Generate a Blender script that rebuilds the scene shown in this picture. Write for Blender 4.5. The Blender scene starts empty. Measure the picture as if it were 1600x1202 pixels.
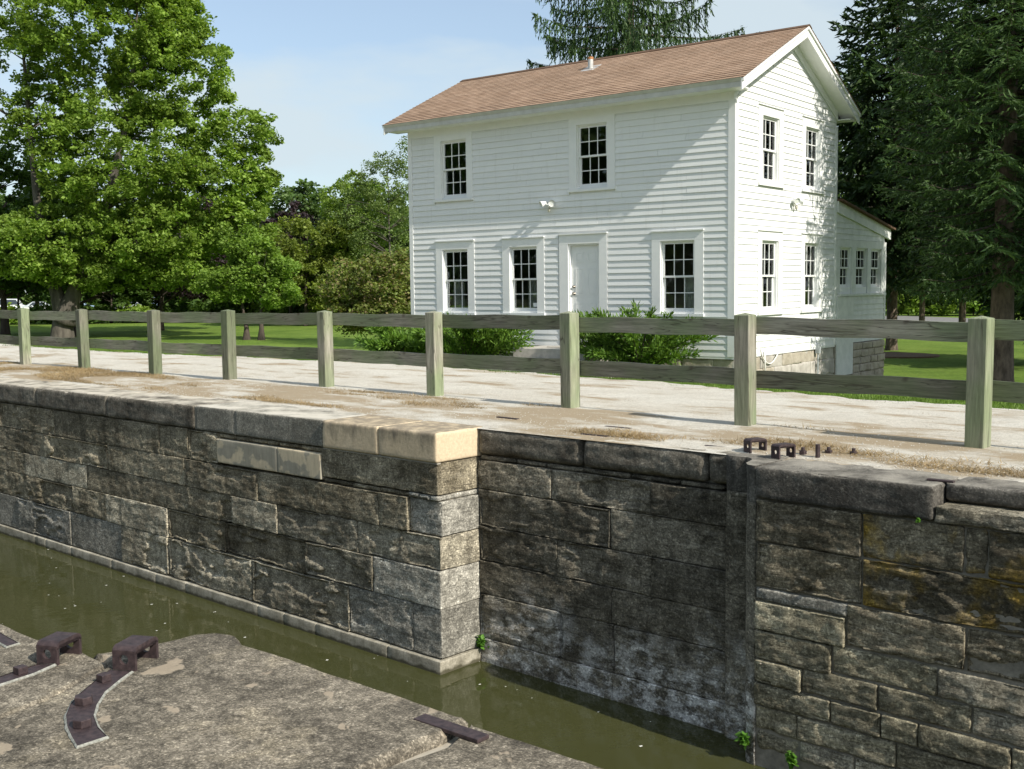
import bpy, bmesh, math, random
import numpy as np
from mathutils import Vector, Matrix

scene = bpy.context.scene
RAD = math.radians
# ------------------------------------------------------------------ camera
cam_d = bpy.data.cameras.new("camera")
cam = bpy.data.objects.new("camera", cam_d)
scene.collection.objects.link(cam)
scene.camera = cam
cam_d.sensor_width = 36.0
cam_d.lens = 36.0 * 1746.25 / 1600.0
cam_d.clip_end = 3000.0
YAW, PITCH, ROLL = -0.6576, -0.0864, -0.0120
CAM = Vector((9.9243, -19.9585, 1.5))
_f = Vector((math.sin(YAW) * math.cos(PITCH), math.cos(YAW) * math.cos(PITCH), math.sin(PITCH)))
_r = Vector((math.cos(YAW), -math.sin(YAW), 0.0))
_u = _r.cross(_f)
_r2 = math.cos(ROLL) * _r + math.sin(ROLL) * _u
_u2 = -math.sin(ROLL) * _r + math.cos(ROLL) * _u
cam.matrix_world = Matrix(((_r2.x, _u2.x, -_f.x, CAM.x), (_r2.y, _u2.y, -_f.y, CAM.y), (_r2.z, _u2.z, -_f.z, CAM.z), (0, 0, 0, 1)))

# ------------------------------------------------------------------ light
SUN_EL, SUN_AZ = RAD(38.0), RAD(8.2)            # azimuth measured from +X towards -Y
sunv = Vector((math.cos(SUN_EL) * math.cos(SUN_AZ), -math.cos(SUN_EL) * math.sin(SUN_AZ), math.sin(SUN_EL)))
sd = bpy.data.lights.new("sun", 'SUN')
sd.energy = 4.2
sd.angle = RAD(0.55)
sd.color = (1.0, 0.94, 0.84)
so = bpy.data.objects.new("sun", sd)
so.rotation_euler = sunv.to_track_quat('Z', 'Y').to_euler()
so.location = (30, -10, 40)
scene.collection.objects.link(so)

world = bpy.data.worlds.new("World")
scene.world = world
world.use_nodes = True
wn, wl = world.node_tree.nodes, world.node_tree.links
wn.clear()
w_out = wn.new('ShaderNodeOutputWorld')
w_bg = wn.new('ShaderNodeBackground')
w_sky = wn.new('ShaderNodeTexSky')
w_sky.sky_type = 'NISHITA'
w_sky.sun_disc = False
w_sky.sun_elevation = SUN_EL
w_sky.sun_rotation = RAD(97.1)
w_sky.air_density = 1.0
w_sky.dust_density = 1.2
w_sky.ozone_density = 1.6
w_bg.inputs['Strength'].default_value = 0.116
# thin cloud veil: noise over the sky direction, flattened towards the horizon
w_tc = wn.new('ShaderNodeTexCoord')
w_map = wn.new('ShaderNodeMapping')
w_map.inputs['Scale'].default_value = (1.0, 1.0, 3.2)
w_map.inputs['Location'].default_value = (0.31, 0.12, 0.27)
w_no = wn.new('ShaderNodeTexNoise')
w_no.inputs['Scale'].default_value = 3.1
w_no.inputs['Detail'].default_value = 6.0
w_no.inputs['Roughness'].default_value = 0.52
w_cr = wn.new('ShaderNodeValToRGB')
w_cr.color_ramp.elements[0].position = 0.44
w_cr.color_ramp.elements[0].color = (0.30, 0.30, 0.30, 1)
w_cr.color_ramp.elements[1].position = 0.60
w_cr.color_ramp.elements[1].color = (0.90, 0.90, 0.90, 1)
w_mix = wn.new('ShaderNodeMixRGB')
w_mix.inputs['Color2'].default_value = (4.15, 4.8, 5.15, 1)
wl.new(w_tc.outputs['Generated'], w_map.inputs['Vector'])
wl.new(w_map.outputs['Vector'], w_no.inputs['Vector'])
wl.new(w_no.outputs['Fac'], w_cr.inputs['Fac'])
wl.new(w_cr.outputs['Color'], w_mix.inputs['Fac'])
wl.new(w_sky.outputs['Color'], w_mix.inputs['Color1'])
wl.new(w_mix.outputs['Color'], w_bg.inputs['Color'])
wl.new(w_bg.outputs['Background'], w_out.inputs['Surface'])

vs = scene.view_settings
vs.view_transform = 'Standard'
vs.look = 'None'
vs.gamma = 1.0
vs.use_curve_mapping = False
vs.exposure = 0.50
scene.cycles.max_bounces = 8
scene.cycles.transparent_max_bounces = 16
scene.cycles.use_denoising = True

# ------------------------------------------------------------------ helpers
COL = scene.collection
rng = np.random.default_rng(11)
random.seed(5)
_LAT = rng.random((32, 32, 32))


def vnoise(p):
    """smooth value noise in [0,1] for an (n,3) array"""
    i = np.floor(p).astype(np.int64)
    f = p - i
    f = f * f * (3 - 2 * f)
    i0 = i & 31
    i1 = (i + 1) & 31
    x0, y0, z0 = i0[:, 0], i0[:, 1], i0[:, 2]
    x1, y1, z1 = i1[:, 0], i1[:, 1], i1[:, 2]
    fx, fy, fz = f[:, 0], f[:, 1], f[:, 2]
    a = _LAT[x0, y0, z0] * (1 - fx) + _LAT[x1, y0, z0] * fx
    b = _LAT[x0, y1, z0] * (1 - fx) + _LAT[x1, y1, z0] * fx
    c = _LAT[x0, y0, z1] * (1 - fx) + _LAT[x1, y0, z1] * fx
    d = _LAT[x0, y1, z1] * (1 - fx) + _LAT[x1, y1, z1] * fx
    return (a * (1 - fy) + b * fy) * (1 - fz) + (c * (1 - fy) + d * fy) * fz


def fbm(p, oct=3):
    s, a, t = 0.0, 1.0, 0.0
    for k in range(oct):
        s = s + a * vnoise(p * (2 ** k) + 7.3 * k)
        t += a
        a *= 0.5
    return s / t


def mesh_np(name, V, F, mats=None, smooth=False):
    """V (n,3), F (m,k) uniform polygons"""
    V = np.asarray(V, dtype=np.float32)
    F = np.asarray(F, dtype=np.int32)
    me = bpy.data.meshes.new(name)
    m, k = F.shape
    me.vertices.add(len(V))
    me.vertices.foreach_set('co', V.ravel())
    me.loops.add(m * k)
    me.loops.foreach_set('vertex_index', F.ravel())
    me.polygons.add(m)
    me.polygons.foreach_set('loop_start', np.arange(0, m * k, k, dtype=np.int32))
    me.polygons.foreach_set('loop_total', np.full(m, k, dtype=np.int32))
    if smooth:
        me.polygons.foreach_set('use_smooth', np.ones(m, dtype=bool))
    me.update(calc_edges=True)
    for mt in (mats or []):
        me.materials.append(mt)
    return me


class MB:
    """collects simple solids into one mesh"""
    def __init__(s):
        s.v, s.f = [], []

    def add(s, vs_, fs):
        o = len(s.v)
        s.v += [tuple(p) for p in vs_]
        s.f += [tuple(i + o for i in q) for q in fs]
        return s

    def box(s, x0, x1, y0, y1, z0, z1):
        return s.add([(x0, y0, z0), (x1, y0, z0), (x1, y1, z0), (x0, y1, z0), (x0, y0, z1), (x1, y0, z1), (x1, y1, z1), (x0, y1, z1)],
                     [(0, 3, 2, 1), (4, 5, 6, 7), (0, 1, 5, 4), (1, 2, 6, 5), (2, 3, 7, 6), (3, 0, 4, 7)])

    def hexa(s, p):
        """8 points: bottom 4 ccw, top 4 ccw"""
        return s.add(p, [(0, 3, 2, 1), (4, 5, 6, 7), (0, 1, 5, 4), (1, 2, 6, 5), (2, 3, 7, 6), (3, 0, 4, 7)])

    def tube(s, pts, rad, n=8, cap=True):
        pts = [Vector(p) for p in pts]
        o = len(s.v)
        for i, p in enumerate(pts):
            a = pts[max(i - 1, 0)]
            b = pts[min(i + 1, len(pts) - 1)]
            d = (b - a).normalized()
            u = d.cross(Vector((0, 0, 1)) if abs(d.z) < 0.9 else Vector((1, 0, 0))).normalized()
            w = d.cross(u)
            r = rad[i] if isinstance(rad, (list, tuple)) else rad
            for k in range(n):
                an = 2 * math.pi * k / n
                s.v.append(tuple(p + u * (math.cos(an) * r) + w * (math.sin(an) * r)))
        for i in range(len(pts) - 1):
            for k in range(n):
                k2 = (k + 1) % n
                s.f.append((o + i * n + k, o + (i + 1) * n + k, o + (i + 1) * n + k2, o + i * n + k2))
        if cap:
            s.f.append(tuple(o + k for k in range(n)))
            e = o + (len(pts) - 1) * n
            s.f.append(tuple(e + n - 1 - k for k in range(n)))
        return s

    def prism(s, poly, z0, z1):
        n = len(poly)
        o = len(s.v)
        s.v += [(x, y, z0) for x, y in poly] + [(x, y, z1) for x, y in poly]
        s.f.append(tuple(o + n - 1 - k for k in range(n)))
        s.f.append(tuple(o + n + k for k in range(n)))
        for k in range(n):
            k2 = (k + 1) % n
            s.f.append((o + k, o + k2, o + n + k2, o + n + k))
        return s

    def mesh(s, name, mat, smooth=False, bevel=0.0):
        me = bpy.data.meshes.new(name)
        me.from_pydata(s.v, [], s.f)
        bm = bmesh.new()
        bm.from_mesh(me)
        bmesh.ops.recalc_face_normals(bm, faces=bm.faces)
        if bevel:
            bmesh.ops.bevel(bm, geom=bm.edges[:], offset=bevel, segments=2, profile=0.6, affect='EDGES', clamp_overlap=True)
        bm.to_mesh(me)
        bm.free()
        if smooth:
            me.polygons.foreach_set('use_smooth', np.ones(len(me.polygons), dtype=bool))
        me.materials.append(mat)
        return me

    def build(s, name, mat, parent=None, smooth=False, bevel=0.0, **kw):
        return put(name, s.mesh(name, mat, smooth, bevel), parent, **kw)


def put(name, me, parent=None, loc=None, rz=None):
    o = bpy.data.objects.new(name, me)
    COL.objects.link(o)
    if parent is not None:
        o.parent = parent
    if loc is not None:
        o.location = loc
    if rz is not None:
        o.rotation_euler = (0, 0, rz)
    return o


def tag(o, label=None, cat=None, group=None, kind=None):
    if label:
        o['label'] = label
    if cat:
        o['category'] = cat
    if group:
        o['group'] = group
    if kind:
        o['kind'] = kind
    return o


def empty(name, loc, rz=0.0):
    o = bpy.data.objects.new(name, None)
    COL.objects.link(o)
    o.location = loc
    o.rotation_euler = (0, 0, rz)
    o.empty_display_size = 0.2
    return o


def copy_tree(o, parent=None):
    c = o.copy()
    COL.objects.link(c)
    c.parent = parent
    for ch in list(o.children):
        copy_tree(ch, c)
    return c


# ------------------------------------------------------------------ materials
class N:
    def __init__(s, name, rough=0.8, spec=0.3):
        s.m = bpy.data.materials.new(name)
        s.m.use_nodes = True
        s.t = s.m.node_tree
        s.n, s.l = s.t.nodes, s.t.links
        s.b = s.n['Principled BSDF']
        s.b.inputs['Roughness'].default_value = rough
        s.b.inputs['Specular IOR Level'].default_value = spec
        s.tc = s.n.new('ShaderNodeTexCoord')
        s.out = s.n['Material Output']

    def coord(s, scale=(1, 1, 1), kind='Object', loc=(0, 0, 0), rot=(0, 0, 0)):
        m = s.n.new('ShaderNodeMapping')
        m.inputs['Scale'].default_value = scale
        m.inputs['Location'].default_value = loc
        m.inputs['Rotation'].default_value = rot
        s.l.new(s.tc.outputs[kind], m.inputs['Vector'])
        return m.outputs['Vector']

    def pos(s, scale=(1, 1, 1), loc=(0, 0, 0), rot=(0, 0, 0)):
        g = s.n.new('ShaderNodeNewGeometry')
        m = s.n.new('ShaderNodeMapping')
        m.inputs['Scale'].default_value = scale
        m.inputs['Location'].default_value = loc
        m.inputs['Rotation'].default_value = rot
        s.l.new(g.outputs['Position'], m.inputs['Vector'])
        return m.outputs['Vector']

    def noise(s, vec, scale, detail=4, rough=0.55, dist=0.0):
        q = s.n.new('ShaderNodeTexNoise')
        q.inputs['Scale'].default_value = scale
        q.inputs['Detail'].default_value = detail
        q.inputs['Roughness'].default_value = rough
        q.inputs['Distortion'].default_value = dist
        s.l.new(vec, q.inputs['Vector'])
        return q.outputs['Fac']

    def ramp(s, fac, stops, interp='LINEAR'):
        r = s.n.new('ShaderNodeValToRGB')
        r.color_ramp.interpolation = interp
        e = r.color_ramp.elements
        while len(e) < len(stops):
            e.new(0.5)
        for el, (p, c) in zip(e, stops):
            el.position = p
            el.color = (c, c, c, 1) if not isinstance(c, tuple) else c + (1,)
        s.l.new(fac, r.inputs['Fac'])
        return r.outputs['Color']

    def mix(s, fac, a, b, mode='MIX'):
        m = s.n.new('ShaderNodeMixRGB')
        m.blend_type = mode
        for k, v in ((0, fac), (1, a), (2, b)):
            if isinstance(v, (int, float)):
                m.inputs[k].default_value = v if k == 0 else (v, v, v, 1)
            elif isinstance(v, tuple):
                m.inputs[k].default_value = v + (1,)
            else:
                s.l.new(v, m.inputs[k])
        return m.outputs['Color']

    def math(s, op, a, b=None, clamp=False):
        m = s.n.new('ShaderNodeMath')
        m.operation = op
        m.use_clamp = clamp
        for k, v in enumerate((a, b)):
            if v is None:
                continue
            if isinstance(v, (int, float)):
                m.inputs[k].default_value = v
            else:
                s.l.new(v, m.inputs[k])
        return m.outputs['Value']

    def grain(s, scale, lo, hi):
        v = s.n.new('ShaderNodeTexVoronoi')
        v.inputs['Scale'].default_value = scale
        s.l.new(s.pos(), v.inputs['Vector'])
        return s.ramp(s.sep(v.outputs['Color'], 'X'), [(0.0, lo), (0.75, 1.0), (1.0, hi)])

    def rand(s):
        return s.n.new('ShaderNodeObjectInfo').outputs['Random']

    def island(s):
        return s.n.new('ShaderNodeNewGeometry').outputs['Random Per Island']

    def up(s):
        g = s.n.new('ShaderNodeNewGeometry')
        x = s.n.new('ShaderNodeSeparateXYZ')
        s.l.new(g.outputs['True Normal'], x.inputs[0])
        return x.outputs['Z']

    def sep(s, vec, axis):
        x = s.n.new('ShaderNodeSeparateXYZ')
        s.l.new(vec, x.inputs[0])
        return x.outputs[axis]

    def bump(s, h, strength=0.5, dist=0.02):
        b = s.n.new('ShaderNodeBump')
        b.inputs['Strength'].default_value = strength
        b.inputs['Distance'].default_value = dist
        s.l.new(h, b.inputs['Height'])
        s.l.new(b.outputs['Normal'], s.b.inputs['Normal'])
        return s

    def col(s, c):
        if isinstance(c, tuple):
            s.b.inputs['Base Color'].default_value = c + (1,)
        else:
            s.l.new(c, s.b.inputs['Base Color'])
        return s


M = {}


def stone_mat(name, dark, light, pale, pale_amt=0.5, bump=0.6, moss=None, streak=0.5, crust_lo=0.55, lime=False):
    n = N(name, 0.92, 0.15)
    p = n.pos()
    big = n.noise(p, 1.3, 6, 0.68)
    c = n.mix(n.ramp(big, [(0.40, 0.0), (0.60, 1.0)]), dark, light)
    mid = n.noise(n.pos((1, 1, 1.3)), 8.0, 7, 0.78)
    c = n.mix(0.85, c, n.ramp(mid, [(0.34, 0.48), (0.66, 1.55)]), 'MULTIPLY')
    fine = n.noise(p, 42.0, 6, 0.85)
    c = n.mix(1.0, c, n.ramp(fine, [(0.33, 0.35), (0.5, 0.95), (0.66, 1.75)]), 'MULTIPLY')
    st = n.noise(n.pos((3.0, 3.0, 0.4)), 2.0, 5, 0.62, 0.3)
    c = n.mix(n.math('MULTIPLY', n.ramp(st, [(0.50, 0.0), (0.68, 1.0)]), streak), c, tuple(0.5 * x for x in dark))
    crust = n.noise(n.pos((1, 1, 1.9), (3, 5, 1)), 5.5, 8, 0.74)
    c = n.mix(n.math('MULTIPLY', n.ramp(crust, [(crust_lo, 0.0), (crust_lo + 0.11, 1.0)]), pale_amt), c, pale)
    if lime:
        lz = n.math('ADD', n.math('MULTIPLY', n.math('ADD', n.sep(p, 'Z'), 1.75), -1.1), n.math('MULTIPLY', n.math('SUBTRACT', n.noise(n.pos((1, 1, 0.5), (2, 2, 2)), 1.5, 5, 0.6), 0.5), 2.2))
        lz = n.math('MULTIPLY', n.ramp(lz, [(0.05, 0.0), (0.65, 1.0)]), n.ramp(n.noise(n.pos((1, 1, 1.5), (7, 1, 1)), 4.2, 8, 0.76), [(0.46, 0.0), (0.60, 0.85)]))
        c = n.mix(lz, c, (0.70, 0.69, 0.66))
    if moss:
        mo = n.noise(n.pos((1, 1, 1), (9, 2, 4)), 2.2, 4, 0.6)
        mo = n.mix(1.0, n.ramp(mo, [(0.47, 0.0), (0.60, 0.9)]), n.ramp(fine, [(0.35, 0.35), (0.6, 1.0)]), 'MULTIPLY')
        c = n.mix(mo, c, moss)
    c = n.mix(1.0, c, n.grain(58.0, 0.80, 1.6), 'MULTIPLY')
    # thin bedding cracks
    ck = n.noise(n.pos((0.9, 0.9, 7.0), (1, 2, 3)), 2.3, 5, 0.6, 0.4)
    crack = n.ramp(ck, [(0.488, 0.0), (0.50, 0.85), (0.512, 0.0)])
    c = n.mix(crack, c, tuple(0.35 * x for x in dark))
    # every stone a little different
    r = n.rand()
    c = n.mix(1.0, c, n.ramp(r, [(0.0, 0.70), (1.0, 1.32)]), 'MULTIPLY')
    n.col(c)
    h = n.math('ADD', n.math('MULTIPLY', mid, 0.9), n.math('ADD', n.math('MULTIPLY', fine, 0.75), n.math('MULTIPLY', n.noise(n.pos((1, 1, 6)), 10.0, 4, 0.65), 0.9)))
    h = n.math('SUBTRACT', h, n.math('MULTIPLY', crack, 0.7))
    n.bump(h, bump, 0.026)
    M[name] = n.m
    return n.m


stone_mat('stone_dark', (0.142, 0.121, 0.082), (0.325, 0.286, 0.206), (0.48, 0.44, 0.35), 0.38)
stone_mat('stone_mid', (0.215, 0.191, 0.141), (0.410, 0.374, 0.288), (0.54, 0.50, 0.41), 0.38)
stone_mat('stone_grey', (0.275, 0.262, 0.222), (0.415, 0.398, 0.345), (0.52, 0.50, 0.43), 0.28, 0.5)
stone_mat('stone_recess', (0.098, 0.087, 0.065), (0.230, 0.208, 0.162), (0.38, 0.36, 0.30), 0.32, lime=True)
stone_mat('stone_moss', (0.115, 0.100, 0.070), (0.255, 0.225, 0.160), (0.42, 0.38, 0.28), 0.3, 0.6, (0.36, 0.235, 0.030))
stone_mat('stone_olive', (0.185, 0.165, 0.112), (0.365, 0.330, 0.235), (0.48, 0.44, 0.34), 0.3)


def footing_mat():
    n = N('footing_concrete', 0.9, 0.2)
    p = n.pos()
    c = n.mix(n.ramp(n.noise(n.pos((1, 1, 2)), 2.6, 6, 0.7), [(0.36, 0.0), (0.64, 1.0)]), (0.215, 0.198, 0.152), (0.44, 0.41, 0.335))
    c = n.mix(0.7, c, n.ramp(n.noise(p, 38, 5, 0.8), [(0.33, 0.55), (0.66, 1.4)]), 'MULTIPLY')
    st = n.noise(n.pos((6, 6, 0.6)), 2.0, 5, 0.6)
    c = n.mix(n.ramp(st, [(0.5, 0.0), (0.68, 0.55)]), c, (0.14, 0.13, 0.10))
    wet = n.math('ADD', n.math('MULTIPLY', n.math('ADD', n.sep(p, 'Z'), 2.75), -9.0), n.noise(n.pos((2, 2, 1)), 3, 4, 0.6))
    c = n.mix(n.ramp(wet, [(0.02, 0.0), (0.30, 0.9)]), c, (0.060, 0.055, 0.032))
    n.col(c)
    n.bump(n.noise(p, 30, 5, 0.75), 0.35, 0.01)
    M['footing_concrete'] = n.m


footing_mat()


def tan_mat():
    n = N('stone_tan', 0.9, 0.2)
    p = n.pos()
    c = n.mix(n.noise(p, 2.0, 4), (0.55, 0.435, 0.285), (0.66, 0.545, 0.385))
    g = n.noise(n.pos((4, 4, 1.2)), 1.6, 6, 0.65)
    z = n.sep(p, 'Z')
    # soot-brown stain creeping down from the top edge of the block
    edge = n.math('MULTIPLY', n.math('ADD', z, 0.40), 2.4)
    k = n.math('ADD', n.math('MULTIPLY', g, 0.9), n.math('MULTIPLY', edge, 0.42))
    nx = n.n.new('ShaderNodeNewGeometry')
    sx = n.sep(nx.outputs['True Normal'], 'X')
    k = n.math('SUBTRACT', k, n.math('MULTIPLY', n.math('MAXIMUM', sx, 0.0), 0.32))
    c = n.mix(n.ramp(k, [(0.60, 0.0), (0.84, 0.8)]), c, (0.18, 0.155, 0.12))
    c = n.mix(0.6, c, n.ramp(n.noise(p, 30, 4, 0.7), [(0.3, 0.7), (0.7, 1.2)]), 'MULTIPLY')
    n.col(c)
    n.bump(n.noise(p, 30, 5, 0.7), 0.3, 0.012)
    M['stone_tan'] = n.m


tan_mat()


def patch_mat():
    n = N('stone_patched', 0.9, 0.2)
    p = n.pos()
    g = n.noise(n.pos((1.2, 1.2, 1.6), (0.4, 0, 0.2)), 2.6, 3, 0.5)
    c = n.mix(n.ramp(g, [(0.50, 0.0), (0.55, 1.0)]), (0.34, 0.315, 0.25), (0.60, 0.51, 0.36))
    c = n.mix(0.6, c, n.ramp(n.noise(n.pos((5, 5, 1)), 4, 5, 0.7), [(0.3, 0.7), (0.7, 1.2)]), 'MULTIPLY')
    n.col(c)
    n.bump(n.noise(p, 30, 5, 0.7), 0.25, 0.01)
    M['stone_patched'] = n.m


patch_mat()


def coping_mat(name, dark, mid, dust, dust_amt):
    n = N(name, 0.92, 0.2)
    p = n.pos()
    c = n.mix(n.ramp(n.noise(n.pos((1, 1, 1.2)), 2.2, 6, 0.65), [(0.38, 0.0), (0.66, 1.0)]), dark, mid)
    st = n.noise(n.pos((7, 7, 0.7)), 2.0, 5, 0.65)
    c = n.mix(n.ramp(st, [(0.50, 0.0), (0.70, 0.6)]), c, tuple(0.6 * x for x in dark))
    c = n.mix(0.8, c, n.ramp(n.noise(p, 32, 5, 0.75), [(0.3, 0.55), (0.7, 1.4)]), 'MULTIPLY')
    c = n.mix(n.ramp(n.noise(p, 9, 5, 0.7), [(0.62, 0.0), (0.70, 0.5)]), c, (0.36, 0.34, 0.29))
    c = n.mix(1.0, c, n.grain(70.0, 0.75, 1.5), 'MULTIPLY')
    # pale limestone dust lying on the flat top
    u = n.ramp(n.up(), [(0.75, 0.0), (0.97, 1.0)])
    dn = n.ramp(n.noise(n.pos((1, 1, 1), (2, 7, 0)), 2.4, 6, 0.65), [(0.36, 0.0), (0.58, 1.0)])
    c = n.mix(n.math('MULTIPLY', n.math('MULTIPLY', u, dn), dust_amt), c, dust)
    n.col(c)
    n.bump(n.math('ADD', n.noise(p, 16, 6, 0.75), n.noise(p, 60, 3, 0.7)), 0.55, 0.018)
    M[name] = n.m


coping_mat('coping_dark', (0.085, 0.074, 0.058), (0.235, 0.215, 0.175), (0.56, 0.51, 0.42), 0.95)
coping_mat('coping_grey', (0.185, 0.175, 0.145), (0.30, 0.285, 0.24), (0.58, 0.54, 0.46), 0.95)
coping_mat('coping_pier', (0.070, 0.064, 0.055), (0.185, 0.172, 0.148), (0.42, 0.39, 0.33), 0.55)


def slab_mat():
    n = N('slab_stone', 0.92, 0.15)
    p = n.pos()
    c = n.mix(n.ramp(n.noise(p, 2.0, 7, 0.7), [(0.38, 0.0), (0.62, 1.0)]), (0.105, 0.092, 0.072), (0.235, 0.205, 0.158))
    c = n.mix(n.ramp(n.noise(n.pos((1, 1, 1), (4, 1, 0)), 1.7, 6, 0.7), [(0.54, 0.0), (0.68, 0.8)]), c, (0.34, 0.29, 0.205))
    spk = n.noise(p, 85, 6, 0.85)
    c = n.mix(1.0, c, n.ramp(spk, [(0.34, 0.40), (0.50, 0.95), (0.64, 1.7)]), 'MULTIPLY')
    c = n.mix(0.85, c, n.ramp(n.noise(p, 16, 5, 0.75), [(0.34, 0.55), (0.66, 1.4)]), 'MULTIPLY')
    c = n.mix(1.0, c, n.grain(150.0, 0.66, 1.6), 'MULTIPLY')
    c = n.mix(1.0, c, n.grain(45.0, 0.82, 1.2), 'MULTIPLY')
    # flaked pale scars and lichen spots
    v = n.noise(n.pos((1, 1, 1), (0.7, 2.1, 0)), 5.0, 4, 0.55, 0.3)
    c = n.mix(n.ramp(v, [(0.65, 0.0), (0.672, 0.75)]), c, (0.37, 0.305, 0.225))
    vo = n.n.new('ShaderNodeTexVoronoi')
    vo.inputs['Scale'].default_value = 6.5
    n.l.new(n.pos(), vo.inputs['Vector'])
    spot = n.math('LESS_THAN', n.math('ADD', vo.outputs['Distance'], n.math('MULTIPLY', n.noise(p, 40, 3), 0.12)), 0.125)
    pick = n.math('GREATER_THAN', n.sep(vo.outputs['Color'], 'X'), 0.80)
    c = n.mix(n.math('MULTIPLY', n.math('MULTIPLY', spot, pick), 0.75), c, (0.50, 0.47, 0.40))
    n.col(c)
    n.bump(n.math('ADD', n.noise(p, 34, 6, 0.8), n.math('MULTIPLY', spk, 0.7)), 0.5, 0.008)
    M['slab_stone'] = n.m


slab_mat()


def simple(name, c1, c2, scale, rough=0.8, bump=0.2, dist=0.01, spec=0.3, coords='pos', stretch=(1, 1, 1), metal=0.0, detail=5):
    n = N(name, rough, spec)
    v = n.pos(stretch) if coords == 'pos' else n.coord(stretch)
    f = n.noise(v, scale, detail, 0.65)
    n.col(n.mix(n.ramp(f, [(0.32, 0.0), (0.68, 1.0)]), c1, c2))
    n.b.inputs['Metallic'].default_value = metal
    if bump:
        n.bump(f, bump, dist)
    M[name] = n.m
    return n


simple('mortar', (0.17, 0.155, 0.125), (0.34, 0.31, 0.255), 9, 0.95, 0.5, 0.02)
simple('joint_mortar', (0.27, 0.25, 0.205), (0.40, 0.37, 0.31), 20, 0.95, 0.4, 0.01)
simple('iron_rust', (0.030, 0.021, 0.024), (0.085, 0.058, 0.058), 38, 0.62, 0.35, 0.004, 0.5, metal=0.35)
simple('lead_rim', (0.15, 0.15, 0.125), (0.36, 0.36, 0.32), 60, 0.7, 0.4, 0.004)
simple('white_paint', (0.74, 0.755, 0.755), (0.80, 0.81, 0.80), 3.5, 0.55, 0.05, 0.004)
def siding_mat():
    n = N('white_paint', 0.6, 0.25)
    c = n.mix(n.noise(n.pos((1, 1, 2)), 2.6, 5, 0.65), (0.715, 0.735, 0.735), (0.80, 0.805, 0.795))
    st = n.noise(n.pos((5, 5, 0.5)), 2.2, 5, 0.65)
    c = n.mix(n.ramp(st, [(0.55, 0.0), (0.75, 0.35)]), c, (0.56, 0.56, 0.53))
    c = n.mix(n.ramp(n.noise(n.pos(), 24, 4, 0.7), [(0.66, 0.0), (0.74, 0.3)]), c, (0.50, 0.48, 0.44))
    c = n.mix(1.0, c, n.ramp(n.rand(), [(0.0, 0.955), (1.0, 1.02)]), 'MULTIPLY')
    n.col(c)
    n.bump(n.noise(n.pos((0.6, 0.6, 9)), 6, 4, 0.6), 0.12, 0.004)
    M['white_paint'] = n.m


siding_mat()
simple('white_trim', (0.76, 0.77, 0.765), (0.81, 0.815, 0.80), 5, 0.5, 0.03, 0.003)
simple('aged_white', (0.60, 0.62, 0.60), (0.74, 0.75, 0.73), 4.5, 0.6, 0.1, 0.004)
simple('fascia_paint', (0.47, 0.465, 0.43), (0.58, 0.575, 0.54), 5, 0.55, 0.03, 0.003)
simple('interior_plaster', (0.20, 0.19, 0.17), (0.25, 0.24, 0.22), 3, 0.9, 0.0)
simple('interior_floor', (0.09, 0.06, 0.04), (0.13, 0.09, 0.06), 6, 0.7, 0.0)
simple('curtain_cloth', (0.55, 0.53, 0.48), (0.66, 0.64, 0.60), 8, 0.9, 0.0)
simple('foundation_stone', (0.30, 0.265, 0.21), (0.46, 0.42, 0.345), 4.5, 0.92, 0.6, 0.03)
simple('foundation_parge', (0.32, 0.30, 0.265), (0.50, 0.475, 0.43), 3.5, 0.92, 0.35, 0.02)
simple('steps_concrete', (0.36, 0.34, 0.30), (0.50, 0.47, 0.42), 7, 0.92, 0.3, 0.01)
simple('galvanised', (0.45, 0.45, 0.44), (0.62, 0.62, 0.60), 10, 0.45, 0.1, 0.003, 0.5, metal=0.4)
simple('rusted_cap', (0.32, 0.13, 0.05), (0.50, 0.26, 0.12), 14, 0.8, 0.2, 0.004)
simple('bark_grey', (0.050, 0.044, 0.036), (0.125, 0.112, 0.092), 5, 0.95, 0.8, 0.05, stretch=(1, 1, 0.22))
simple('bark_dark', (0.040, 0.032, 0.026), (0.095, 0.076, 0.060), 6, 0.95, 0.8, 0.04, stretch=(1, 1, 0.25))
simple('bark_spruce', (0.060, 0.045, 0.036), (0.20, 0.155, 0.12), 9, 0.95, 0.9, 0.05, stretch=(1, 1, 0.4))
simple('asphalt', (0.15, 0.145, 0.14), (0.22, 0.215, 0.205), 3, 0.9, 0.1, 0.01)
simple('mulch', (0.10, 0.065, 0.04), (0.19, 0.13, 0.085), 14, 0.95, 0.5, 0.02)
simple('rubber', (0.02, 0.02, 0.02), (0.03, 0.03, 0.03), 10, 0.8, 0.0)
simple('brass', (0.24, 0.22, 0.19), (0.34, 0.31, 0.27), 10, 0.3, 0.0, 0.001, 0.5, metal=1.0)
simple('soil_bank', (0.10, 0.09, 0.065), (0.18, 0.16, 0.12), 4, 0.95, 0.4, 0.03)
simple('meter_grey', (0.34, 0.37, 0.38), (0.42, 0.45, 0.46), 6, 0.5, 0.0)
simple('cable_white', (0.68, 0.67, 0.62), (0.76, 0.75, 0.70), 6, 0.6, 0.0)


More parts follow.
